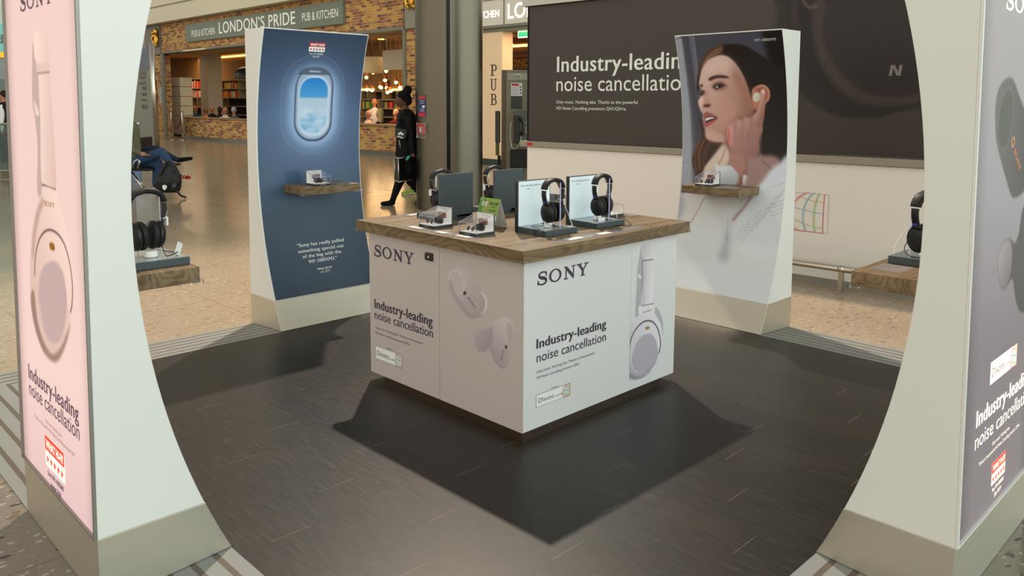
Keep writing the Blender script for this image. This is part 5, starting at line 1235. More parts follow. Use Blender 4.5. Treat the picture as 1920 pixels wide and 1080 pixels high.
# ------------------------------------------------------------------ far left: glass balustrade and shopfront
gb = thing('glass_balustrade', 'glass balustrade with steel rails behind the left foreground totem', 'railing', (.4, 14.6, Z_G))
d_ = Vector((1, .02, 0)); A = at_px(5, 345, 'z', Z_G); A = Vector((A.x, A.y, 0)); p0 = A+Vector((-3.2, 0, 0)); p1 = A+Vector((1.1, 0, 0))
def zfor(py): return at_px(5, py, 'y', A.y).z
for py, r_ in ((232.5, .022), (321, .025), (338, .018)): 
    z_ = zfor(py); obj('rail', MB().tube([(p0.x, p0.y, z_), (p1.x, p1.y, z_)], r_, 10), chrome, gb)
gl_m = mat('balustrade_glass', (176, 196, 184), .05, trans=.9, ior=1.45)
obj('glass_pane', MB().box(p0.x+.05, p1.x-.05, p0.y-.006, p0.y+.006, zfor(320), zfor(233)), gl_m, gb)
for k in range(4): x_ = p0.x+.02+k*1.41; obj('post', MB().box(x_-.02, x_+.02, p0.y-.03, p0.y+.03, Z_G+.001, zfor(232)), alu, gb)
YS = 24.0
def zs2(py): return at_px(10, py, 'y', YS).z
xa = at_px(-60, 50, 'y', YS).x; xb = at_px(60, 50, 'y', YS).x+1.4
struct('wall_shop_left', MB().box(xa-3, xb, YS, YS+.3, Z_G, zs2(149)), mat('shop_glazing', (86, 98, 92), .15))
struct('wall_shop_upper', MB().box(xa-3, xb, YS-.02, YS+.3, zs2(149), zs2(108)), mat('shop_grey', (142, 148, 146), .5))
struct('wall_shop_top', MB().box(xa-3, xb, YS-.02, YS+.3, zs2(45), 7), mat('shop_white', (206, 210, 196), .6))
tl = thing('teal_shop_sign', 'teal sign with orange light strip above the far left shopfront', 'sign', (xb-2, YS, zs2(97)))
obj('sign_board', MB().box(xa-3, xb, YS-.12, YS-.03, zs2(98), zs2(45.5)), mat('teal_board', (120, 190, 178), .5, emit=.2), tl)
obj('light_strip', MB().box(xa-3, xb, YS-.10, YS-.03, zs2(108), zs2(98.4)), mat('orange_strip', (235, 150, 30), .5, emit=1.1), tl)
S_tl = Surf((0, YS-.121, 0), (1, 0, 0), (0, -1, 0))
u, z = S_tl.uv(10.5, 81); h_ = S_tl.uv(10.5, 64)[1]-z; obj('lettering', lay(font_mesh('north', .03), S_tl, u-h_*3.1, z, u+h_*.25, h_, .76, .004), mat('sign_brown_grey', (112, 112, 104), .6), tl)
struct('column_far_left', MB().box(xb-1.3, xb-.9, YS-.5, YS-.2, Z_G, zs2(149)), fascia_m)
# ------------------------------------------------------------------ displays on the counter
edge_glint_m = mat('acrylic_edge_glint', (196, 190, 226), .2, emit=.12, trans=.2)  # pale lavender with a faint glow, imitating light caught in acrylic edges
blue_mark = mat('blue_brand_mark', (50, 70, 190), .4); cable_m = mat('black_cable', (12, 12, 12), .5); wcable = mat('white_cable', (225, 225, 220), .45)
copper_lid = mat('copper_lid', (150, 100, 78), .35, .4)
def cable(name, pts, r, m_, label, cat='cable', group=None):
    o = obj(name, MB().tube([tuple(q) for q in smooth_poly(pts, 6, False)], r, 6), m_); return tag(o, label, cat, group)
def make_stand(panel, label, loc, rz, group='headphone display stands', pxo=.022):
    t = thing('headphone_stand', label, 'display stand', loc, rz, group)
    b = obj('base', MB().box(-.105, .105, -.10, .10, 0.0005, .026), dark_base, t, bevel=.0012, local=True)
    obj('base_inlay', MB().box(-.10, .10, -.095, .095 if not panel else .08, .0262, .0272), mat('glossy_inlay', (150, 160, 164), .08) if 'glossy_inlay' not in MATS else MATS['glossy_inlay'], b, local=True)
    if panel:
        obj('back_panel', MB().box(-.107, .112, .086, .100, .0005, .24), dark_base, t, bevel=.0008, local=True)
        lp = obj('lit_face', MB().box(-.100, .106, .0845, .0858, .027, .236), glow_panel, t, local=True)
        obj('panel_edge', MB().box(-.1085, -.1072, .084, .101, .0005, .2405), dark_edge, t, local=True)
        S = Surf((0, .0844, 0), (1, 0, 0), (0, -1, 0))
        for s_, u0, u1, z, h, m_ in (('Noise cancelling', -.088, -.012, .212, .0095, ink), ('headphones', -.008, .044, .212, .0095, ink_thin), ('WH-1000XM3', -.056, -.026, .197, .0055, ink)):
            obj('panel_lettering', lay(font_mesh(s_, 0), S, u0, z, u1, h, CAP, .0004), m_, lp, local=True)
    px, py = (pxo, -.020) if panel else (pxo, 0)
    m = MB().box(px-.0028, px+.0028, py-.046, py+.030, .0275, .2355); obj('acrylic_post', m, acrylic, t, local=True)
    obj('post_edge_glint', MB().box(px-.0028, px+.0028, py-.0476, py-.0462, .0275, .2355), edge_glint_m, t, local=True)  # bright strip painting the light along the sheet's front edge
    obj('security_puck', MB().lathe([(.0225, .0276), (.0235, .034), (.0205, .036), (.0205, .046), (.018, .049)], (px-.032, py+.0, 0), 'z', 24), white_pl, t, local=True)
    return t, (px, py)
def make_headphones(label, loc, rz, group='black over-ear headphones on display'):
    """local z=0 is the stand's foot; the band hangs over the clear sheet, the cups close on either side of it"""
    t = thing('headphones', label, 'headphones', loc, rz, group)
    zc = .100
    def band(t_):      # half outline of the band, t_ 0 (cup) .. 1 (crown)
        return smooth_poly([(.051, .135), (.062, .160), (.0665, .188), (.060, .216), (.040, .238), (0, .2475)], 5, False)
    half = band(0); path = [(-x, 0, z) for x, z in half]+[(x, 0, z) for x, z in half[::-1][1:]]
    n_ = len(path); rad = []
    for i in range(n_):
        k = abs(i-(n_-1)/2)/((n_-1)/2)      # 0 crown .. 1 ends
        rad.append((.0095-.0015*k, .019-.002*k) if k < .52 else (.0055, .0125))
    def ribbon(i0, i1, grow=0):
        hb = MB(); rings = []; P = [Vector(p) for p in path]
        for i in range(i0, i1+1):
            p = P[i]; t_ = (P[min(i+1, n_-1)]-P[max(i-1, 0)]).normalized(); nrm = t_.cross(Vector((0, 1, 0))).normalized(); a, b = rad[i]
            rings.append([hb.b.verts.new(p+nrm*(a*math.copysign(abs(math.cos(k*PI/8))**.6, math.cos(k*PI/8)))+Vector((0, 1, 0))*(b*math.copysign(abs(math.sin(k*PI/8))**.6, math.sin(k*PI/8)))) for k in range(16)])
        for A, B_ in zip(rings, rings[1:]):
            for k in range(16): hb.b.faces.new((A[k], A[(k+1) % 16], B_[(k+1) % 16], B_[k])).smooth = True
        hb.b.faces.new(rings[0][::-1]); hb.b.faces.new(rings[-1]); return hb
    pad = [i for i in range(n_) if rad[i][0] > .006]
    obj('headband', ribbon(pad[0], pad[-1]), black_soft, t, local=True)
    for s in (-1, 1):
        sl = obj('slider_arm', ribbon(0, pad[0]-1) if s < 0 else ribbon(pad[-1]+1, n_-1), black_plastic, t, local=True)
        obj('brand_mark', MB().box(min(s*.0640, s*.0662), max(s*.0640, s*.0662), -.009, .009, .1440, .1495), blue_mark, sl, local=True)
        prof = [(.004, .0555), (.020, .0550), (.026, .0530), (.0275, .0505), (.034, .0500), (.0368, .044), (.0372, .036), (.034, .0305)]
        M_ = Matrix.Translation((0, 0, zc-.002)) @ Matrix.Rotation(s*math.radians(4), 4, 'Y')
        m = MB().lathe([(r, s*h) for r, h in prof], (0, 0, 0), 'x', 36, sy=1.27); m.tube([(s*.047, 0, .035), (s*.053, 0, .048)], [(.005, .022), (.0045, .013)], 12, upv=(1, 0, 0)); m.b.transform(M_); c = obj('ear_cup', m, black_plastic, t, local=True)
        prof = [(.028, .0300), (.0365, .0290), (.0395, .0235), (.0385, .014), (.034, .0085), (.024, .0080), (.020, .014)]
        m = MB().lathe([(r, s*h) for r, h in prof], (0, 0, 0), 'x', 36, sy=1.25); m.b.transform(M_); obj('ear_cushion', m, black_soft, c, local=True)
    m = MB().tube([(.061+.009*math.cos(a), .016*math.sin(a), .150+.003*math.cos(a)) for a in np.linspace(0, 2*PI, 16, endpoint=False)], .0018, 6, closed=True); st = obj('security_strap', m, wcable, t, local=True)
    obj('security_tag', MB().box(.069, .077, -.008, .008, .120, .150), white_pl, st, bevel=.002, local=True)
    return t
ZB_ = ZW+.0003
sA, pp_ = make_stand(True, 'lit white headphone display stand at the counter front, nearest the camera', (-.100, -.262, ZB_), math.radians(-2))
sB = dup(sA, (.247, -.272, ZB_), math.radians(-1), 'lit white headphone display stand right of the nearest one')
sC, _ = make_stand(True, 'headphone stand turned away, its dark grey back behind the clear earbud boxes', (-.150, .421, ZB_), PI, pxo=.0)
sD = dup(sC, (.230, .421, ZB_), PI, 'headphone stand turned away, its dark grey back behind the green card')
def hp_pos(o, off=(0, .0)):
    v = Vector((pp_[0]+off[0], pp_[1]+off[1], 0)); c, s = math.cos(o.rotation_euler.z), math.sin(o.rotation_euler.z)
    return (o.location.x+v.x*c-v.y*s, o.location.y+v.x*s+v.y*c, ZB_)
h0 = make_headphones('black over-ear headphones on the nearest lit stand with white security tag', hp_pos(sA), math.radians(2))
dup(h0, hp_pos(sB), math.radians(4), 'black over-ear headphones on the right lit stand')
dup(h0, (-.150, .441, ZB_), PI+math.radians(-6), 'black headphones peeking out left of the dark stand back behind the earbud boxes')
dup(h0, (.230, .441, ZB_), PI+math.radians(-6), 'black headphones peeking out left of the dark stand back behind the green card')
# stands and headphones on the two near totems' shelves
sN, _ = make_stand(False, 'low grey headphone base with clear post on the shelf of the left foreground totem', (-1.835, -.045, .9033), PI/2, 'plain headphone bases on totem shelves', 0)
dup(h0, (-1.835, -.045, .9033), math.radians(10), 'black headphones on the shelf of the left foreground totem', 'headphones on totem shelves')
sM, _ = make_stand(False, 'low dark headphone base on the shelf of the right foreground totem', (.108, -1.865, .9033), PI, 'plain headphone bases on totem shelves', .063)
dup(h0, (.045, -1.865, .9033), math.radians(-12), 'black headphones half hidden on the shelf of the right foreground totem', 'headphones on totem shelves')

def make_case(label, loc, rz, group):
    t = thing('earbud_display_box', label, 'display box', loc, rz, group)
    L = lambda n_, m, mt, **k: obj(n_, m, mt, t, local=True, **k)
    L('base', MB().box(-.057, .057, -.060, .060, .0005, .013), dark_base, bevel=.001)
    L('base_front', MB().box(-.0565, .0565, -.0612, -.0602, .0005, .0128), dark_edge)
    L('back_board', MB().box(-.057, .057, .0535, .060, .013, .093), dark_base, bevel=.0008)
    bl = L('white_board', MB().box(-.0555, .0555, .0525, .0533, .014, .0915), mat('lit_box_white', (236, 236, 230), .4, emit=.3) if 'lit_box_white' not in MATS else MATS['lit_box_white'])
    L('white_floor', MB().box(-.0555, .0555, -.058, .0522, .0131, .0142), MATS['lit_box_white'])
    t_ = .0022
    cv = MB()
    cv.box(-.0565, .0565, -.0595, -.0595+t_, .0143, .054)
    cv.hexa([(-.0565, -.0595, .0545), (.0565, -.0595, .0545), (.0565, .052, .0905), (-.0565, .052, .0905), (-.0565, -.0595, .0567), (.0565, -.0595, .0567), (.0565, .052, .0927), (-.0565, .052, .0927)])
    L('clear_cover', cv, acrylic)
    for s in (-1, 1):
        x = s*.0565; m = MB().prism([(-.057, .0143), (.052, .0143), (.052, .0897), (-.057, .0540)], min(x, x-s*t_), max(x, x-s*t_), 'x'); L('cover_side', m, acrylic)
        e = MB(); r = .0011
        for a, b in (((x, -.0598, .0143), (x, -.0598, .0560)), ((x, -.0598, .0560), (x, .053, .0922))): e.tube([a, b], r, 5)
        L('cover_edge_glint', e, edge_glint_m)  # added bright tubes standing in for light caught along the cover's edges
    e = MB().tube([(-.0565, -.0598, .056), (.0565, -.0598, .056)], .0011, 5); L('cover_edge_glint', e, edge_glint_m)
    S = Surf((0, .0524, 0), (1, 0, 0), (0, -1, 0))
    obj('board_lettering', lay(font_mesh('Truly Wireless', 0), S, -.022, .081, .022, .0050, CAP, .0003), ink_thin, bl, local=True)
    S = Surf((0, -.0613, 0), (1, 0, 0), (0, -1, 0)); obj('front_lettering', lay(font_mesh('WF-1000XM3', 0), S, -.024, .0045, .020, .0045, CAP, .0003), white_ink, t, local=True)
    return t
def make_contents(loc, rz, where):
    t = thing('charging_case', 'black charging case with copper lid inside the '+where, 'charging case', loc, rz, 'open charging cases in the clear boxes')
    obj('case_body', MB().box(-.022, .032, -.002, .026, .0146, .044), black_plastic, t, bevel=.010, local=True)
    obj('case_lid', MB().box(-.022, .032, .024, .040, .040, .068), copper_lid, t, bevel=.006, local=True)
    for k, x in enumerate((-.026, .004)):
        e = thing('earbud', ('left' if k == 0 else 'right')+' black earbud inside the '+where, 'earbud', Vector(loc)+Matrix.Rotation(rz, 3, 'Z') @ Vector((x, -.028, .0146)), rz+.3, 'black earbuds in the clear boxes')
        m = MB().ball((0, 0, .012), (.0075, .006, .0118), 10, Matrix.Rotation(.5, 4, 'Y')); obj('earbud_shell', m, black_gloss, e, local=True)
        obj('earbud_tip', MB().lathe([(.003, -.012), (.0055, -.012), (.0060, -.008), (.004, -.004)], (.003, 0, .012), 'y', 10), black_soft, e, local=True)
        obj('accent_ring', MB().lathe([(.0022, .0064), (.0022, .0070)], (0, -.012, .016), 'y', 8), copper, e, local=True).location.y = .0
    return t
G_ = 'clear earbud boxes on display'
c0 = make_case('clear earbud box at the left edge of the counter, nearer the blue totem', (-.370, .221, ZB_), -PI/2, G_)
cases = [((-.370, .221, ZB_), -PI/2, 'left earbud box on the counter'), ((-.372, -.078, ZB_), -PI/2, 'earbud box in front of the green card'), ((-.062, 1.807, .9033), 0, 'box on the blue totem shelf'), ((1.807, .062, .9033), -PI/2, 'box on the portrait totem shelf')]
dup(c0, cases[1][0], cases[1][1], 'clear earbud box directly in front of the green tent card')
dup(c0, cases[2][0], cases[2][1], 'clear earbud box on the shelf of the dark blue totem')
dup(c0, cases[3][0], cases[3][1], 'clear earbud box on the shelf of the portrait totem')
dup(c0, (.545, .205, ZB_), PI/2, 'earbud box turned away, its dark back seen between the two lit stands')
dup(c0, (.545, -.115, ZB_), PI/2, 'earbud box turned away, mostly hidden behind the right headphones')
for l_, r_, w_ in cases: make_contents((l_[0], l_[1], l_[2]+.0002), r_, w_)
# printed backs of the turned-away boxes
# green tent card
tc_ = thing('tent_card', 'green and white folded promotional tent card on the counter', 'card', (-.19, .025, ZB_))
xr, zr_ = -.190, .985
g = MB(); t_ = .0008
for x0, sgn in ((-.236, -1), (-.144, 1)):
    y0_, y1_ = -.045, .093
    g.hexa([(x0, y0_, ZB_+.0005), (x0+t_, y0_, ZB_+.0005), (x0+t_, y1_, ZB_+.0005), (x0, y1_, ZB_+.0005), (xr, y0_, zr_), (xr+t_, y0_, zr_), (xr+t_, y1_, zr_), (xr, y1_, zr_)])
obj('card', g, white_pl, tc_)
class Tilt(Surf):
    pass
nx = Vector((-(zr_-ZB_), 0, (xr+.236))).normalized()
def tcard(uv, off):    # u: 0..1 from the left (far) edge, v: 0..1 up the slope
    p_ = Vector((-.236+(xr+.236)*uv[1], .093-(.138)*uv[0], ZB_+(zr_-ZB_)*uv[1])); return p_+nx*off
def tpatch(name, pts, m_, off, par):
    b = bmesh.new(); b.faces.new([b.verts.new(tcard(p_, off)) for p_ in pts]); return obj(name, b, m_, par)
gpr = tpatch('green_print', [(0, .0), (1, 0), (1, 1), (0, 1)], mat('card_green', (134, 168, 66), .4), .0010, tc_)
tpatch('dark_green_patch', [(0, .2), (.25, .2), (.2, .62), (.32, .95), (0, .95)], mat('card_dark_green', (84, 140, 46), .4), .0013, gpr)
tpatch('white_patch', [(0, 0), (1, 0), (1, .42), (.55, .50), (.42, .42), (.25, .05), (0, .05)], white_pl, .0016, gpr)
tpatch('bamboo_stripe', [(.24, .30), (.34, .34), (.50, .90), (.44, .90)], mat('card_tan', (176, 150, 112), .5), .0018, gpr)
for u_c in (.20, .36):
    tpatch('eye_white', [(u_c+.055*math.cos(a), .80+.085*math.sin(a)) for a in np.linspace(0, 2*PI, 14, endpoint=False)], white_ink, .0021+.0002*(u_c > .3), gpr)
    tpatch('eye_dark', [(u_c+.018*math.cos(a), .79+.032*math.sin(a)) for a in np.linspace(0, 2*PI, 10, endpoint=False)], ink, .0026, gpr)
def ttext(s_, u0, v0, u1, h, m_, w=0):
    me = font_mesh(s_, w); n_ = len(me.vertices); co = np.empty(n_*3); me.vertices.foreach_get('co', co); co = co.reshape(-1, 3); a, b = co[:, 0].min(), co[:, 0].max()
    out = np.array([tcard((u0+(x-a)/(b-a)*(u1-u0), v0+y/CAP*h), .0024) for x, y in co[:, :2]]); me.vertices.foreach_set('co', out.ravel()); obj('card_lettering', me, m_, gpr)
ttext('FREE SRS-XB01', .52, .78, .96, .10, ink, .01); ttext('WITH NEXT', .62, .68, .86, .06, ink); ttext('PURCHASE', .56, .57, .90, .06, ink, .01); ttext('Available in store today', .48, .38, .95, .045, ink_thin); ttext('SONY', .04, .90, .20, .05, white_ink)
# label holders on the worktop and shelves
def holder(label, x0, x1, y0, y1, z, papers, n_='label_strip'):
    t = thing(n_, label, 'label holder', ((x0+x1)/2, (y0+y1)/2, z), 0, 'clear price label strips')
    obj('clear_strip', MB().box(x0, x1, y0, y1, z+.0004, z+.0022), clear_film, t)
    for a, b, c, d in papers: obj('paper_label', MB().box(a, b, c, d, z+.0024, z+.0030), white_pl, t)
holder('clear label strip along the counter edge below the earbud boxes', -.492, -.444, -.18, .36, ZB_, [(-.486, -.450, .20, .30), (-.488, -.455, .02, .09), (-.486, -.450, -.14, -.05)])
holder('clear label strip along the counter edge below the headphone stands', -.29, .36, -.502, -.448, ZB_, [(-.20, -.10, -.497, -.453), (.02, .10, -.497, -.453)])
holder('clear label strip at the far right edge of the counter', .60, .655, -.22, .10, ZB_, [(.61, .645, -.10, .0)])
holder('clear label strip at the far left edge of the counter', -.34, -.08, .585, .64, ZB_, [(-.24, -.14, .59, .632)])
holder('clear label on the blue totem shelf right of the earbud box', .06, .18, 1.75, 1.85, .9033, [], 'shelf_label')
holder('clear label on the portrait totem shelf right of the earbud box', 1.75, 1.85, -.17, -.05, .9033, [], 'shelf_label')
holder('clear label on the right foreground totem shelf in front of the headphone base', -.14, -.02, -1.86, -1.76, .9033, [], 'shelf_label')
ptag = lambda label, x, y, rz: tag(setattr_loc(obj('price_tag', MB().box(-.035, .035, -.006, .006, 0, .0012), clear_film), (x, y, ZB_+.0004), rz), label, 'price tag', 'small clear price tags')
def setattr_loc(o, l_, rz): o.location = l_; o.rotation_euler = (0, 0, rz); return o
ptag('small clear price tag beside the nearest lit stand', .045, -.395, .3); ptag('small clear price tag beside the right lit stand', .40, -.405, .3)
# cables
z_ = ZB_+.030
cable('headphone_cable', [(-.185, -.30, z_), (-.178, -.24, z_+.004), (-.15, -.29, z_+.010), (-.145, -.27, z_+.055), (-.135, -.31, z_+.012), (-.10, -.33, z_+.006), (-.12, -.25, z_+.012), (-.08, -.27, z_+.008), (-.09, -.31, z_+.003)], .0014, cable_m, 'tangled black cable on the base of the nearest lit stand')
cable('headphone_cable', [(-.205, -.28, z_-.003), (-.216, -.30, ZB_+.012), (-.228, -.31, ZB_+.003), (-.222, -.345, ZB_+.003), (-.214, -.35, ZB_+.016), (-.205, -.34, z_-.001)], .0016, cable_m, 'black cable loop hanging off the left side of the nearest lit stand')
cable('security_cable', [(-.025, -.31, ZB_+.115), (-.012, -.315, ZB_+.09), (.004, -.32, ZB_+.05), (-.002, -.335, z_), (-.045, -.34, z_)], .0019, wcable, 'white security cable beside the nearest headphones')
cable('headphone_cable', [(.20, -.32, z_), (.225, -.30, z_+.02), (.25, -.31, z_+.035), (.275, -.335, z_+.02), (.30, -.36, z_+.004), (.345, -.372, z_+.001), (.372, -.39, ZB_+.006), (.35, -.41, ZB_+.003), (.30, -.40, ZB_+.003), (.27, -.38, ZB_+.006)], .0015, cable_m, 'looping black cable on the right lit stand')
cable('security_cable', [(.32, -.31, ZB_+.09), (.335, -.32, ZB_+.06), (.345, -.33, z_+.004), (.30, -.34, z_)], .0019, wcable, 'white security cable on the right lit stand')
o = obj('cable_label', MB().box(-.022, .022, -.002, .002, 0, .018), white_pl); tag(setattr_loc(o, (.215, -.335, z_-.0024), -.1), 'small white cable label on the base of the right lit stand', 'label')
cable('headphone_cable', [(-1.80, -.02, .99), (-1.79, -.06, .955), (-1.80, -.12, .935), (-1.77, -.13, .945), (-1.75, -.08, .935), (-1.76, -.03, .934), (-1.78, .02, .935)], .0018, cable_m, 'black cable coiled on the base in the left foreground totem')
o = obj('swing_tag', MB().box(-.013, .013, -.001, .001, 0, .042), white_pl); o.rotation_euler = (0, .5, .5); o.location = (-1.765, -.115, .935); tag(o, 'white swing tag leaning on the base in the left foreground totem', 'tag')
cable('headphone_cable', [(.10, -1.80, .99), (.05, -1.80, .95), (.02, -1.84, .932), (.06, -1.89, .932), (.12, -1.88, .934)], .0018, cable_m, 'black cable looped on the base in the right foreground totem')
cable('security_cable', [(.16, -1.80, 1.06), (.13, -1.77, 1.0), (.06, -1.765, .955), (.03, -1.775, .933)], .0016, wcable, 'white security cable beside the headphones in the right foreground totem')
# ------------------------------------------------------------------ people
SKIN = mat('skin_light', (178, 124, 100), .5); SKIN_D = mat('skin_dark', (96, 62, 46), .5)
CL = {}
def cloth(c):
    if c not in CL: CL[c] = mat('cloth_%d_%d_%d' % c, c, .8, spec=.2)
    return CL[c]
def figure(name, label, prims, mats, voxel, parent=None, cat='person', group=None, smooth_it=4):
    """prims: (a, b, ra, rb, material index); one fused surface, voxel remeshed"""
    m = MB()
    for a, b, ra, rb, mi in prims:
        a, b = Vector(a), Vector(b); d = b-a
        rr_ = lambda r: r if isinstance(r, tuple) else (r, r)
        if d.length < 1e-6: r = ra if isinstance(ra, tuple) else (ra, ra, ra); m.ball(a, r, 14); continue
        m.tube([a, a.lerp(b, .5), b], [ra, (ra+rb)/2, rb], 12); m.ball(a, ra, 12); m.ball(b, rb, 12)
    me = bpy.data.meshes.new(name); m.b.to_mesh(me); m.b.free()
    o = bpy.data.objects.new(name, me); COL.objects.link(o)
    r = o.modifiers.new('r', 'REMESH'); r.mode = 'VOXEL'; r.voxel_size = voxel; r.use_smooth_shade = True
    s = o.modifiers.new('s', 'SMOOTH'); s.factor = .5; s.iterations = smooth_it
    dg = bpy.context.evaluated_depsgraph_get(); dg.update(); me2 = bpy.data.meshes.new_from_object(o.evaluated_get(dg), depsgraph=dg)
    bpy.data.objects.remove(o, do_unlink=True)
    n_ = len(me2.polygons); c = np.empty(n_*3); me2.polygons.foreach_get('center', c); c = c.reshape(-1, 3); best = np.full(n_, 9e9); idx = np.zeros(n_, int)
    for a, b, ra, rb, mi in prims:
        a_, b_ = np.array(a, float), np.array(b, float); d = b_-a_; L = d@d
        if L < 1e-9:
            r3 = np.array(ra if isinstance(ra, tuple) else (ra,)*3); q = np.linalg.norm((c-a_)/r3, axis=1); dist = (q-1)*r3.min()
        else:
            t = np.clip(((c-a_)@d)/L, 0, 1); dist = np.linalg.norm(c-a_-t[:, None]*d, axis=1)-(ra+(rb-ra)*t)
        w = dist < best; best[w] = dist[w]; idx[w] = mi
    for mt in mats: me2.materials.append(mt)
    me2.polygons.foreach_set('material_index', idx.astype(np.int32)); me2.polygons.foreach_set('use_smooth', np.ones(n_, bool)); me2.update()
    o = bpy.data.objects.new(name, me2); COL.objects.link(o)
    if parent is not None: me2.transform(root_matrix(parent).inverted()); o.parent = parent
    elif cat: recenter(o); tag(o, label, cat, group)
    return o
def X(p_, r): return (p_, p_, r, r)
def head_prims(h, f, k, skin, hair, style='short'):
    """h: head centre, f: facing unit vector, k: head half height"""
    h = Vector(h); f = Vector(f).normalized(); s = f.cross(Vector((0, 0, 1))).normalized(); U = Vector((0, 0, 1))
    P = [(h, h, (k*.78,)*2+(k,), 0, skin), (h+f*k*.35-U*k*.55, h+f*k*.48-U*k*.62, k*.42, k*.30, skin),
         (h+f*k*.80-U*k*.02, h+f*k*.98-U*k*.22, k*.09, k*.14, skin), (h+f*k*.72-U*k*.45, h+f*k*.80-U*k*.46, k*.16, k*.10, skin)]
    for sg in (-1, 1): P.append((h+s*sg*k*.76-U*k*.08, h+s*sg*k*.80-U*k*.14, k*.14, k*.12, skin))
    hc = h-f*k*.20+U*k*.27
    P.append((hc, hc, (k*.80, k*.80, k*.86), 0, hair))
    if style == 'long': P.append((h-f*k*.55, h-f*k*.6-U*k*1.3, k*.6, k*.5, hair))
    if style == 'bald': P[-1] = (h-f*k*.2-U*k*.1, h-f*k*.25-U*k*.2, k*.66, k*.6, hair)
    return P
R_ = bdir; Fv = bback          # camera-right and away from camera, horizontal unit vectors
# --- walking person in black with bun, bag and flight case
W = lambda x, y, d=0: tuple(at_fwd(x, y, 11.4+d))
left = -R_
pr_ = head_prims(W(753, 186), left*1.0+Fv*.15, .115, 0, 1)
pr_[0] = (Vector(W(753, 187)), Vector(W(753, 187)), (.088, .088, .115), 0, 0)
pr_ += [(W(765, 168), W(765, 168), (.062, .062, .062), 0, 1), (W(760, 176), W(766, 170), .05, .05, 1), (W(763, 184), W(766, 190), .066, .055, 1),
        (W(758, 200), W(761, 212), .055, .06, 0), (W(762, 222), W(763, 245), .14, .15, 2), (W(764, 250), W(763, 285), .16, .16, 2), (W(762, 285), W(762, 318), .16, .14, 2),
        (W(757, 221, -.14), W(769, 221, .16), .085, .09, 2),
        (W(766, 224, -.17), W(771, 257, -.22), .065, .055, 2), (W(771, 257, -.22), W(774, 286, -.25), .052, .04, 2), (W(774, 286, -.25), W(774, 291, -.25), .034, .034, 0),
        (W(764, 224, .20), W(757, 256, .24), .065, .05, 2), (W(757, 256, .24), W(746, 282, .22), .048, .035, 2), (W(746, 282, .22), W(744, 290, .22), .034, .03, 0),
        (W(758, 305, -.05), W(750, 338, -.05), .105, .075, 2), (W(750, 338, -.05), W(738, 370, -.04), .07, .045, 2), (W(738, 371, -.04), W(735, 379, -.04), .045, .045, 3), (W(736, 380.5, -.04), W(717, 382, -.06), .042, .034, 3),
        (W(766, 305, .1), W(772, 340, .1), .11, .08, 2), (W(772, 340, .1), W(790, 366, .12), .07, .045, 2), (W(790, 370, .12), W(783, 380, .12), .042, .04, 3)]
for k in range(5):      # fingers closed round the handle
    q0 = Vector(W(772.4+k*1.05, 290.5, -.285)); pr_.append((q0, q0-Vector((0, 0, .030))+Fv*.02, .012, .011, 0))
pr_ = [tuple(x) for x in pr_]
walker = figure('person', 'person in black with hair in a bun carrying a hard case past the column', pr_, [SKIN_D, cloth((18, 14, 13)), cloth((20, 19, 21)), cloth((14, 14, 14))], .016)
bag = thing('shoulder_bag', 'black shoulder bag with white three-leaf sports mark worn by the walking person', 'bag', W(752, 262, -.26))
Bx = lambda x, y, d=-.30: tuple(at_fwd(x, y, 11.4+d))
m = MB(); q = [Bx(741, 238), Bx(764, 243), Bx(761, 262), Bx(740, 257)]; q2 = [Bx(743, 239, -.2), Bx(766, 244, -.2), Bx(762, 262, -.2), Bx(742, 257, -.2)]
m.hexa([q[3], q[2], q2[2], q2[3], q[0], q[1], q2[1], q2[0]]); obj('bag_body', m, mat('bag_black', (24, 24, 25), .45), bag, bevel=.02)
mk = bmesh.new()
def bpoly(pts, d=-.306): mk.faces.new([mk.verts.new(Bx(x, y, d)) for x, y in pts])
for cx_, cy_, a_, l_, w_ in ((751.5, 249.5, 90, 5.0, 1.9), (748.3, 251, 130, 4.6, 1.7), (754.7, 251.8, 50, 4.6, 1.7)):
    a_ = math.radians(a_); bpoly([(cx_+l_*.5*math.cos(t)*math.cos(a_)+w_*math.sin(t)*math.sin(a_), cy_-(l_*.5*math.cos(t)*math.sin(a_)-w_*math.sin(t)*math.cos(a_))) for t in np.linspace(0, 2*PI, 12, endpoint=False)])
obj('leaf_mark', mk, white_ink, bag)
Sb = Surf(Bx(746, 259, -.307), Vector(Bx(757, 262, -.307))-Vector(Bx(746, 259, -.307)), -Fv)
me = font_mesh('adidas', .02); co = np.empty(len(me.vertices)*3); me.vertices.foreach_get('co', co); co = co.reshape(-1, 3); mx = co[:, 0].max(); A_, B_ = Vector(Bx(744.2, 256.5, -.308)), Vector(Bx(755.5, 260, -.308))
me.vertices.foreach_set('co', np.array([A_.lerp(B_, x/mx)+Vector((0, 0, y/CAP*.028)) for x, y in co[:, :2]]).ravel()); obj('brand_lettering', me, white_ink, bag)
obj('bag_strap', MB().tube([W(743, 240, -.28), W(750, 216, -.20), W(757, 207, -.05), W(766, 212, .05)], .012, 6), black_soft, bag)
obj('zip_pull', MB().tube([Bx(748, 262, -.3), Bx(750, 272, -.3), Bx(751, 279, -.3)], .006, 5), alu, bag)
tag(obj('neck_chain', MB().tube([W(758, 204, -.07), W(753, 212, -.15), W(749, 222, -.16), W(748, 231, -.15)], .005, 5), alu), 'thin silver chain on the chest of the walking person', 'chain')
fc = thing('flight_case', 'black hard case with aluminium edges carried by the walking person', 'case', W(765, 342, -.25))
CA, CB, CC = Vector(at_fwd(747.5, 341, 11.10)), Vector(at_fwd(799, 344, 11.80)), Vector(at_fwd(740.5, 337, 11.32)); ht = (344-300)/FPX*11.25
CB = CB+bdir*0; fx, fd = (CB-CA), (CC-CA); fx.z = 0; fd.z = 0
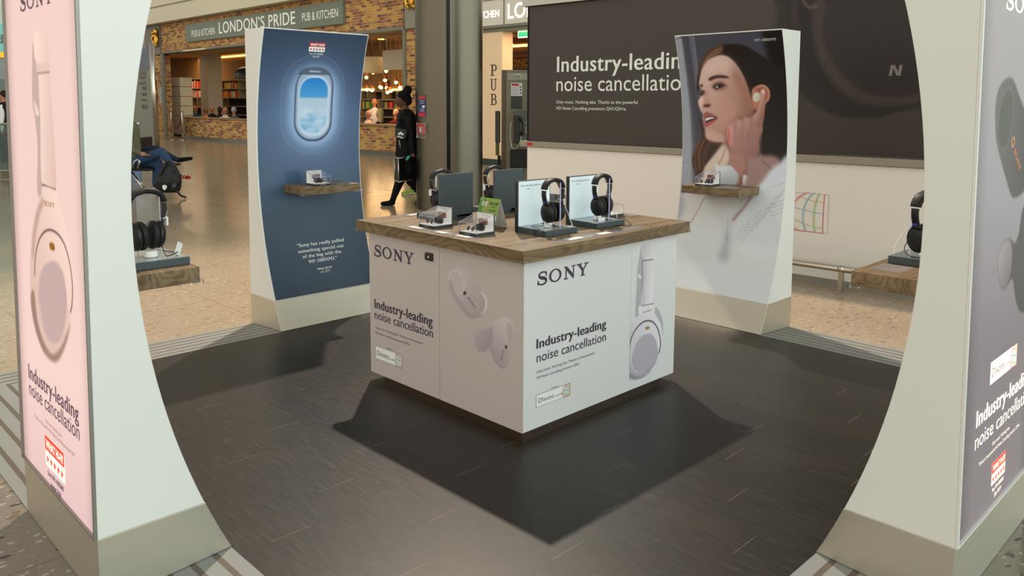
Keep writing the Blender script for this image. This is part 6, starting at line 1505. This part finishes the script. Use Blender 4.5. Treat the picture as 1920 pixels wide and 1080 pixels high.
P8 = [CA, CA+fx, CA+fx+fd, CA+fd]; P8 = P8+[p_+Vector((0, 0, ht)) for p_ in P8]
obj('case_shell', MB().hexa(P8), mat('case_black', (18, 18, 19), .4), fc)
for a, b in ((0, 1), (1, 2), (2, 3), (3, 0), (4, 5), (5, 6), (6, 7), (7, 4), (0, 4), (1, 5), (2, 6), (3, 7)): obj('edge_strip', MB().tube([P8[a], P8[b]], .011, 6), alu, fc)
hh = at_fwd(774, 295, 11.25); obj('case_handle', MB().tube([hh-bdir*.05-Vector((0, 0, .035)), hh-bdir*.045+Vector((0, 0, .012)), hh+bdir*.045+Vector((0, 0, .012)), hh+bdir*.05-Vector((0, 0, .035))], .010, 8), black_plastic, fc)
m = MB(); q = [at_fwd(x, y, 11.17) for x, y in ((760, 300), (763, 293), (769, 291), (768, 296), (763, 301))]; b = m.b; f1 = [b.verts.new(p_) for p_ in q]; f2 = [b.verts.new(p_+Fv*.006) for p_ in q]; b.faces.new(f1); b.faces.new(f2[::-1])
for i in range(5): b.faces.new((f1[i], f1[(i+1) % 5], f2[(i+1) % 5], f2[i]))
tag(recenter(obj('luggage_tag', m, mat('teal_tag', (40, 160, 130), .5))), 'teal luggage tag on the handle of the black hard case', 'tag')
# --- second walker, almost hidden behind the column
V = lambda x, y, d=0: tuple(at_fwd(x, y, 12.7+d))
pr2_ = head_prims(V(812, 178), left, .11, 0, 1)+[(V(813, 190), V(815, 204), .05, .06, 0), (V(816, 212), V(816, 262), .15, .15, 2), (V(815, 262), V(812, 282), .15, .14, 2), (V(811, 214, -.16), V(806, 262, -.16), .05, .04, 2), (V(806, 262, -.16), V(806, 268, -.16), .035, .03, 0),
        (V(810, 282), V(788, 322), .09, .065, 3), (V(788, 322), V(775, 352), .06, .042, 3), (V(775, 357), V(755, 362.5), .040, .030, 4), (V(776, 362), V(756, 364), .030, .026, 5), (V(818, 282), V(826, 325), .09, .06, 3), (V(826, 325), V(842, 356), .055, .04, 3), (V(842, 360), V(828, 364), .035, .03, 4)]
figure('person', 'person almost hidden by the steel column, pale and lime trainer stepping out', [tuple(x) for x in pr2_], [SKIN, cloth((60, 40, 30)), cloth((40, 42, 48)), cloth((24, 24, 28)), cloth((150, 176, 60)), cloth((206, 198, 184))], .018)
# --- seated travellers on a bench behind the left foreground totem
Q = lambda x, y, d=0: tuple(at_fwd(x, y, 12.6+d))
rgt = R_
pa = head_prims(Q(240, 205), rgt*.7-Fv*.3, .11, 0, 5)+[(Q(241, 218), Q(241, 230), .055, .06, 0), (Q(242, 242), Q(246, 290), .15, .15, 1), (Q(247, 296), Q(252, 303), .15, .13, 1),
        (Q(238, 236, -.16), Q(247, 280, -.22), .055, .05, 1), (Q(247, 280, -.22), Q(266, 289, -.2), .045, .035, 1), (Q(266, 289, -.2), Q(276, 289, -.2), .036, .034, 0),
        (Q(254, 303, -.06), Q(303, 285, -.08), .088, .072, 2), (Q(303, 285, -.08), Q(329, 318, -.12), .070, .040, 2), (Q(330, 320, -.12), Q(333, 325, -.12), .036, .036, 3), (Q(334, 328.5, -.12), Q(355, 333, -.14), .040, .028, 4),
        (Q(254, 306, .08), Q(296, 304, .06), .088, .075, 2), (Q(296, 304, .06), Q(291, 343, .06), .070, .050, 2), (Q(291, 347, .06), Q(306, 352, .04), .040, .03, 3)]
for k in range(5): q0 = Vector(Q(276+k*.4, 286.5+k*1.4, -.225)); pa.append((q0, q0+R_*(.055-.006*abs(k-2))-Fv*.01, .010, .008, 0))
figure('person', 'seated person in jeans and red striped trainer resting a hand on one thigh', [tuple(x) for x in pa], [SKIN, cloth((104, 100, 76)), mat('denim', (44, 66, 98), .8), cloth((22, 22, 26)), cloth((160, 34, 38)), cloth((70, 50, 40))], .014)
for k in range(3): 
    a = Vector(Q(341+k*4, 324.5+k*.8, -.152)); b_ = Vector(Q(337+k*4, 332+k*.8, -.160)); sp_ = obj('shoe_stripe', MB().tube([a, b_], .006, 5), white_ink); tag(sp_, 'white stripe on the red trainer, %s of three' % ('nearest the heel', 'middle', 'nearest the toe')[k], 'shoe stripe', 'white stripes on the red trainer')
tag(recenter(obj('mobile_phone', MB().hexa([Q(272, 288, -.25), Q(285, 290, -.25), Q(285, 290, -.235), Q(272, 288, -.235), Q(273, 285, -.25), Q(286, 287, -.25), Q(286, 287, -.235), Q(273, 285, -.235)]), black_gloss)), 'dark phone held in the seated person\u2019s hand', 'phone')
pb2 = head_prims(Q(232, 198, .55), rgt, .11, 0, 3)+[(Q(233, 211, .55), Q(234, 225, .55), .05, .06, 0), (Q(236, 235, .55), Q(246, 285, .55), .15, .15, 1), (Q(230, 232, .4), Q(244, 272, .35), .05, .04, 1), (Q(244, 272, .35), Q(262, 276, .4), .04, .03, 0),
        (Q(248, 291, .5), Q(292, 280, .5), .085, .07, 2), (Q(292, 280, .5), Q(333, 300, .5), .065, .042, 2), (Q(337, 300, .5), Q(358, 297, .48), .042, .034, 3), (Q(248, 291, .66), Q(290, 292, .68), .085, .07, 2), (Q(290, 292, .68), Q(292, 335, .68), .06, .045, 2), (Q(292, 338, .68), Q(306, 341, .66), .04, .03, 3)]
figure('person', 'seated person with crossed dark jeans and black shoe beyond the red trainer', [tuple(x) for x in pb2], [SKIN, cloth((60, 64, 72)), mat('dark_denim', (26, 38, 62), .8), cloth((20, 19, 19))], .016)
be = thing('airport_bench', 'steel-framed waiting bench under the seated travellers', 'bench', (Q(250, 330, .2)[0], Q(250, 330, .2)[1], Z_G))
def fbox(x0, y0, x1, y1, d0, d1):
    A, B_ = Vector(Q(x0, y1, d0)), Vector(Q(x1, y1, d0)); z0 = B_.z; z1 = Vector(Q(x1, y0, d0)).z; A.z = B_.z = 0; b = MB(); pts = []
    for z in (z0, z1):
        for p_ in (A, B_, B_+Fv*(d1-d0), A+Fv*(d1-d0)): pts.append((p_.x, p_.y, z))
    return b.hexa(pts)
obj('seat', fbox(225, 316, 281, 321, -.2, 1.0), black_soft, be, bevel=.02)
obj('backrest', fbox(219, 262, 225, 317, -.2, 1.0), black_soft, be, bevel=.02)
g0 = Vector(Q(252, 320, 0)); z_ = g0.z
for d_ in (0, .75):
    a = Vector(Q(262, 320, d_)); b_ = Vector(Q(232, 320, d_)); fa_ = Vector((a.x+R_.x*.08, a.y+R_.y*.08, Z_G+.012)); fb_ = Vector((b_.x-R_.x*.08, b_.y-R_.y*.08, Z_G+.012)); mid = a.lerp(b_, .5)
    obj('leg', MB().tube([fa_, (mid.x, mid.y, a.z-.02)], .016, 8), chrome, be); obj('leg', MB().tube([fb_, (mid.x, mid.y, a.z-.02)], .016, 8), chrome, be)
obj('armrest', MB().tube([Q(246, 318, -.24), Q(252, 303, -.24), Q(258, 299, -.24), Q(262, 302, -.24), Q(258, 316, -.24)], .013, 8), chrome, be)
# backpack
bp = thing('backpack', 'black backpack with white shield patch on the floor by the seated person', 'backpack', (Q(312, 355, -.5)[0], Q(312, 355, -.5)[1], Z_G))
K = lambda x, y, d=-.55: tuple(at_fwd(x, y, 12.6+d))
bm_ = mat('backpack_black', (26, 26, 25), .6)
prb = [(K(312, 340), K(319, 320), .17, .11, 0), (K(308, 347), K(325, 347), .12, .12, 0), (K(319, 320), K(316, 308), .10, .06, 0), (K(328, 340, -.6), K(330, 330, -.6), .10, .08, 0), (K(300, 352, -.5), K(330, 353, -.5), .07, .07, 0)]
figure('pack_body', '', prb, [bm_], .016, parent=bp, cat=None)
mk = bmesh.new(); mk.faces.new([mk.verts.new(K(x, y, -.74)) for x, y in ((304, 348), (308, 346.5), (313, 348), (312.5, 353), (308, 357), (304.5, 353))]); obj('shield_patch', mk, white_ink, bp)
obj('pack_strap', MB().tube([K(296, 354, -.6), K(298, 335, -.68), K(306, 315, -.66), K(314, 305, -.6)], .016, 6), black_soft, bp)
obj('loose_strap', MB().tube([K(328, 354, -.62), (K(338, 352)[0], K(338, 352)[1], Z_G+.05), (K(348, 354)[0], K(348, 354)[1], Z_G+.02)], .016, 6), black_soft, bp)
obj('grey_panel', MB().hexa([K(322, 352, -.74), K(330, 351, -.74), K(330, 351, -.70), K(322, 352, -.70), K(323, 344, -.74), K(331, 343, -.74), K(331, 343, -.70), K(323, 344, -.70)]), mat('pack_grey', (62, 64, 62), .6), bp)
# blue board beside them
bb = thing('blue_board', 'slim blue notice board with pale top behind the seated travellers', 'board', (Q(250, 270, 1.9)[0], Q(250, 270, 1.9)[1], Z_G))
m_ = mat('board_blue', (112, 130, 164), .5)
A, B_ = at_fwd(225, 300, 14.6), at_fwd(262, 300, 14.6); z1 = at_fwd(262, 233, 14.6).z; A.z = B_.z = 0
pts = [];
for z in (Z_G+.002, z1):
    for p_ in (A, B_, B_+Fv*.06, A+Fv*.06): pts.append((p_.x, p_.y, z))
obj('board', MB().hexa(pts), m_, bb)
pts = []
for z in (z1+.001, z1+.03):
    for p_ in (A, B_, B_+Fv*.06, A+Fv*.06): pts.append((p_.x, p_.y, z))
obj('board_cap', MB().hexa(pts), white_pl, bb)
# --- people in the pub
def patron(px_, py_, k, xx, face, shirt, hair, label, style='short', standing=False, skin=0, arm=True, zfeet=None):
    h = at_px(px_, py_, 'x', xx); f = Vector(face).normalized(); s = f.cross(Vector((0, 0, 1)))
    P = head_prims(h, f, k, 0, 1, style); n0 = h-Vector((0, 0, k*1.0)); sh = n0-Vector((0, 0, .20)); hip = n0-Vector((0, 0, .62))
    P += [(n0, n0-Vector((0, 0, .08)), .055, .06, 0), (sh, hip, .15, .15, 2), (sh+s*.17, sh-s*.17, .075, .075, 2)]
    for sg in (-1, 1):
        el = sh+s*sg*.22-Vector((0, 0, .26))+f*.06; ha = el+f*.24+Vector((0, 0, .04))-s*sg*.10
        P += [(sh+s*sg*.19, el, .052, .044, 2), (el, ha, .042, .034, 2), (ha, ha+f*.07, .033, .028, 0)]
        if standing: kn = hip-Vector((0, 0, .44))+s*sg*.1; ft = Vector((kn.x, kn.y, Z_G+.06)); P += [(hip+s*sg*.09, kn, .09, .065, 3), (kn, ft, .06, .045, 3), (ft, ft+f*.14, .045, .035, 4)]
        else: kn = hip+f*.40+s*sg*.1-Vector((0, 0, .02)); ft = Vector((kn.x, kn.y, Z_G+.06)); P += [(hip+s*sg*.09, kn, .085, .065, 3), (kn, ft, .06, .045, 3), (ft, ft+f*.12, .045, .035, 4)]
    o = figure('person', label, P, [[SKIN, SKIN_D][skin], cloth(hair), cloth(shirt), cloth((40, 42, 50)), cloth((30, 26, 24))], .024, group='people in the pub')
    if not standing:
        st = thing('pub_stool', 'stool under the '+' '.join(label.split()[:10]), 'stool', (hip.x, hip.y, Z_G), 0, 'stools behind the low brick wall')
        zs = hip.z-.16; obj('seat', MB().lathe([(.17, zs-.05), (.18, zs-.02), (.17, zs)], (hip.x, hip.y, 0), 'z', 14), mat('stool_seat', (90, 56, 34), .6) if 'stool_seat' not in MATS else MATS['stool_seat'], st)
        for k_ in range(4): a = PI/4+k_*PI/2; obj('leg', MB().tube([(hip.x+.10*math.cos(a), hip.y+.10*math.sin(a), zs-.05), (hip.x+.16*math.cos(a), hip.y+.16*math.sin(a), Z_G+.001)], .014, 6), MATS['stool_seat'], st)
    return o
patron(366.5, 204, .125, 11.7, (.3, -.9, 0), (52, 90, 130), (206, 178, 128), 'blond person in blue leaning over the low brick wall, leftmost diner')
patron(386, 209, .12, 10.9, (.2, .95, 0), (232, 120, 110), (130, 86, 50), 'diner in coral pink with tied brown hair beside the white column')
patron(397.5, 204, .13, 11.7, (-.4, -.9, 0), (30, 28, 30), (170, 110, 84), 'bald man in black at the foot of the white column', 'bald')
patron(412.5, 206, .12, 11.1, (.6, .7, 0), (36, 32, 36), (56, 36, 28), 'dark-haired diner in black turned away, second from the blue totem', 'long')
patron(422, 207, .12, 11.1, (-.7, -.6, 0), (226, 214, 200), (140, 96, 66), 'brown-haired diner in cream top beside the grey-haired man')
patron(438.5, 207, .125, 10.95, (.5, .85, 0), (92, 100, 108), (170, 168, 162), 'grey-haired man in a grey jumper with his back turned')
patron(702, 191, .125, 12.3, (-.5, -.8, 0), (214, 206, 206), (90, 56, 40), 'standing man in a white shirt looking down between the pub lamps', standing=True)
patron(690, 214, .12, 11.7, (.6, -.7, 0), (220, 196, 190), (150, 100, 80), 'bald diner in a pale top at the right edge of the blue totem', 'bald')
patron(712, 214, .14, 11.0, (.2, .97, 0), (26, 22, 22), (196, 172, 120), 'blond curly-haired diner in black with her back turned', 'long')
patron(742, 212, .12, 12.5, (-.8, -.4, 0), (110, 44, 34), (220, 200, 180), 'diner in dark red with pale hair beside the walking person')
o = figure('person', 'man in dark waistcoat and white shirt beyond the glass balustrade', [tuple(x) for x in head_prims(at_fwd(6, 180, 19), (-.6, .6, 0), .12, 0, 1)+[(at_fwd(7, 188, 19), at_fwd(8, 194, 19), .055, .06, 0), (at_fwd(9, 203, 19), at_fwd(9, 250, 19), .16, .14, 2), (at_fwd(4, 200, 18.9), at_fwd(3, 225, 18.8), .06, .05, 3), (at_fwd(14, 200, 19.1), at_fwd(15, 225, 19), .06, .05, 3), (at_fwd(3, 225, 18.8), at_fwd(4, 245, 18.7), .045, .035, 3), (at_fwd(4, 245, 18.7), at_fwd(4, 250, 18.7), .035, .03, 0), (at_fwd(6, 252, 19), at_fwd(5, 300, 19), .09, .05, 4), (at_fwd(12, 252, 19), at_fwd(13, 300, 19), .09, .05, 4), (at_fwd(5, 305, 19), at_fwd(3, 306, 18.9), .045, .04, 4), (at_fwd(13, 305, 19), at_fwd(11, 306, 18.9), .045, .04, 4)]], [SKIN, cloth((50, 34, 26)), cloth((34, 28, 34)), cloth((220, 216, 210)), cloth((30, 30, 34))], .02)
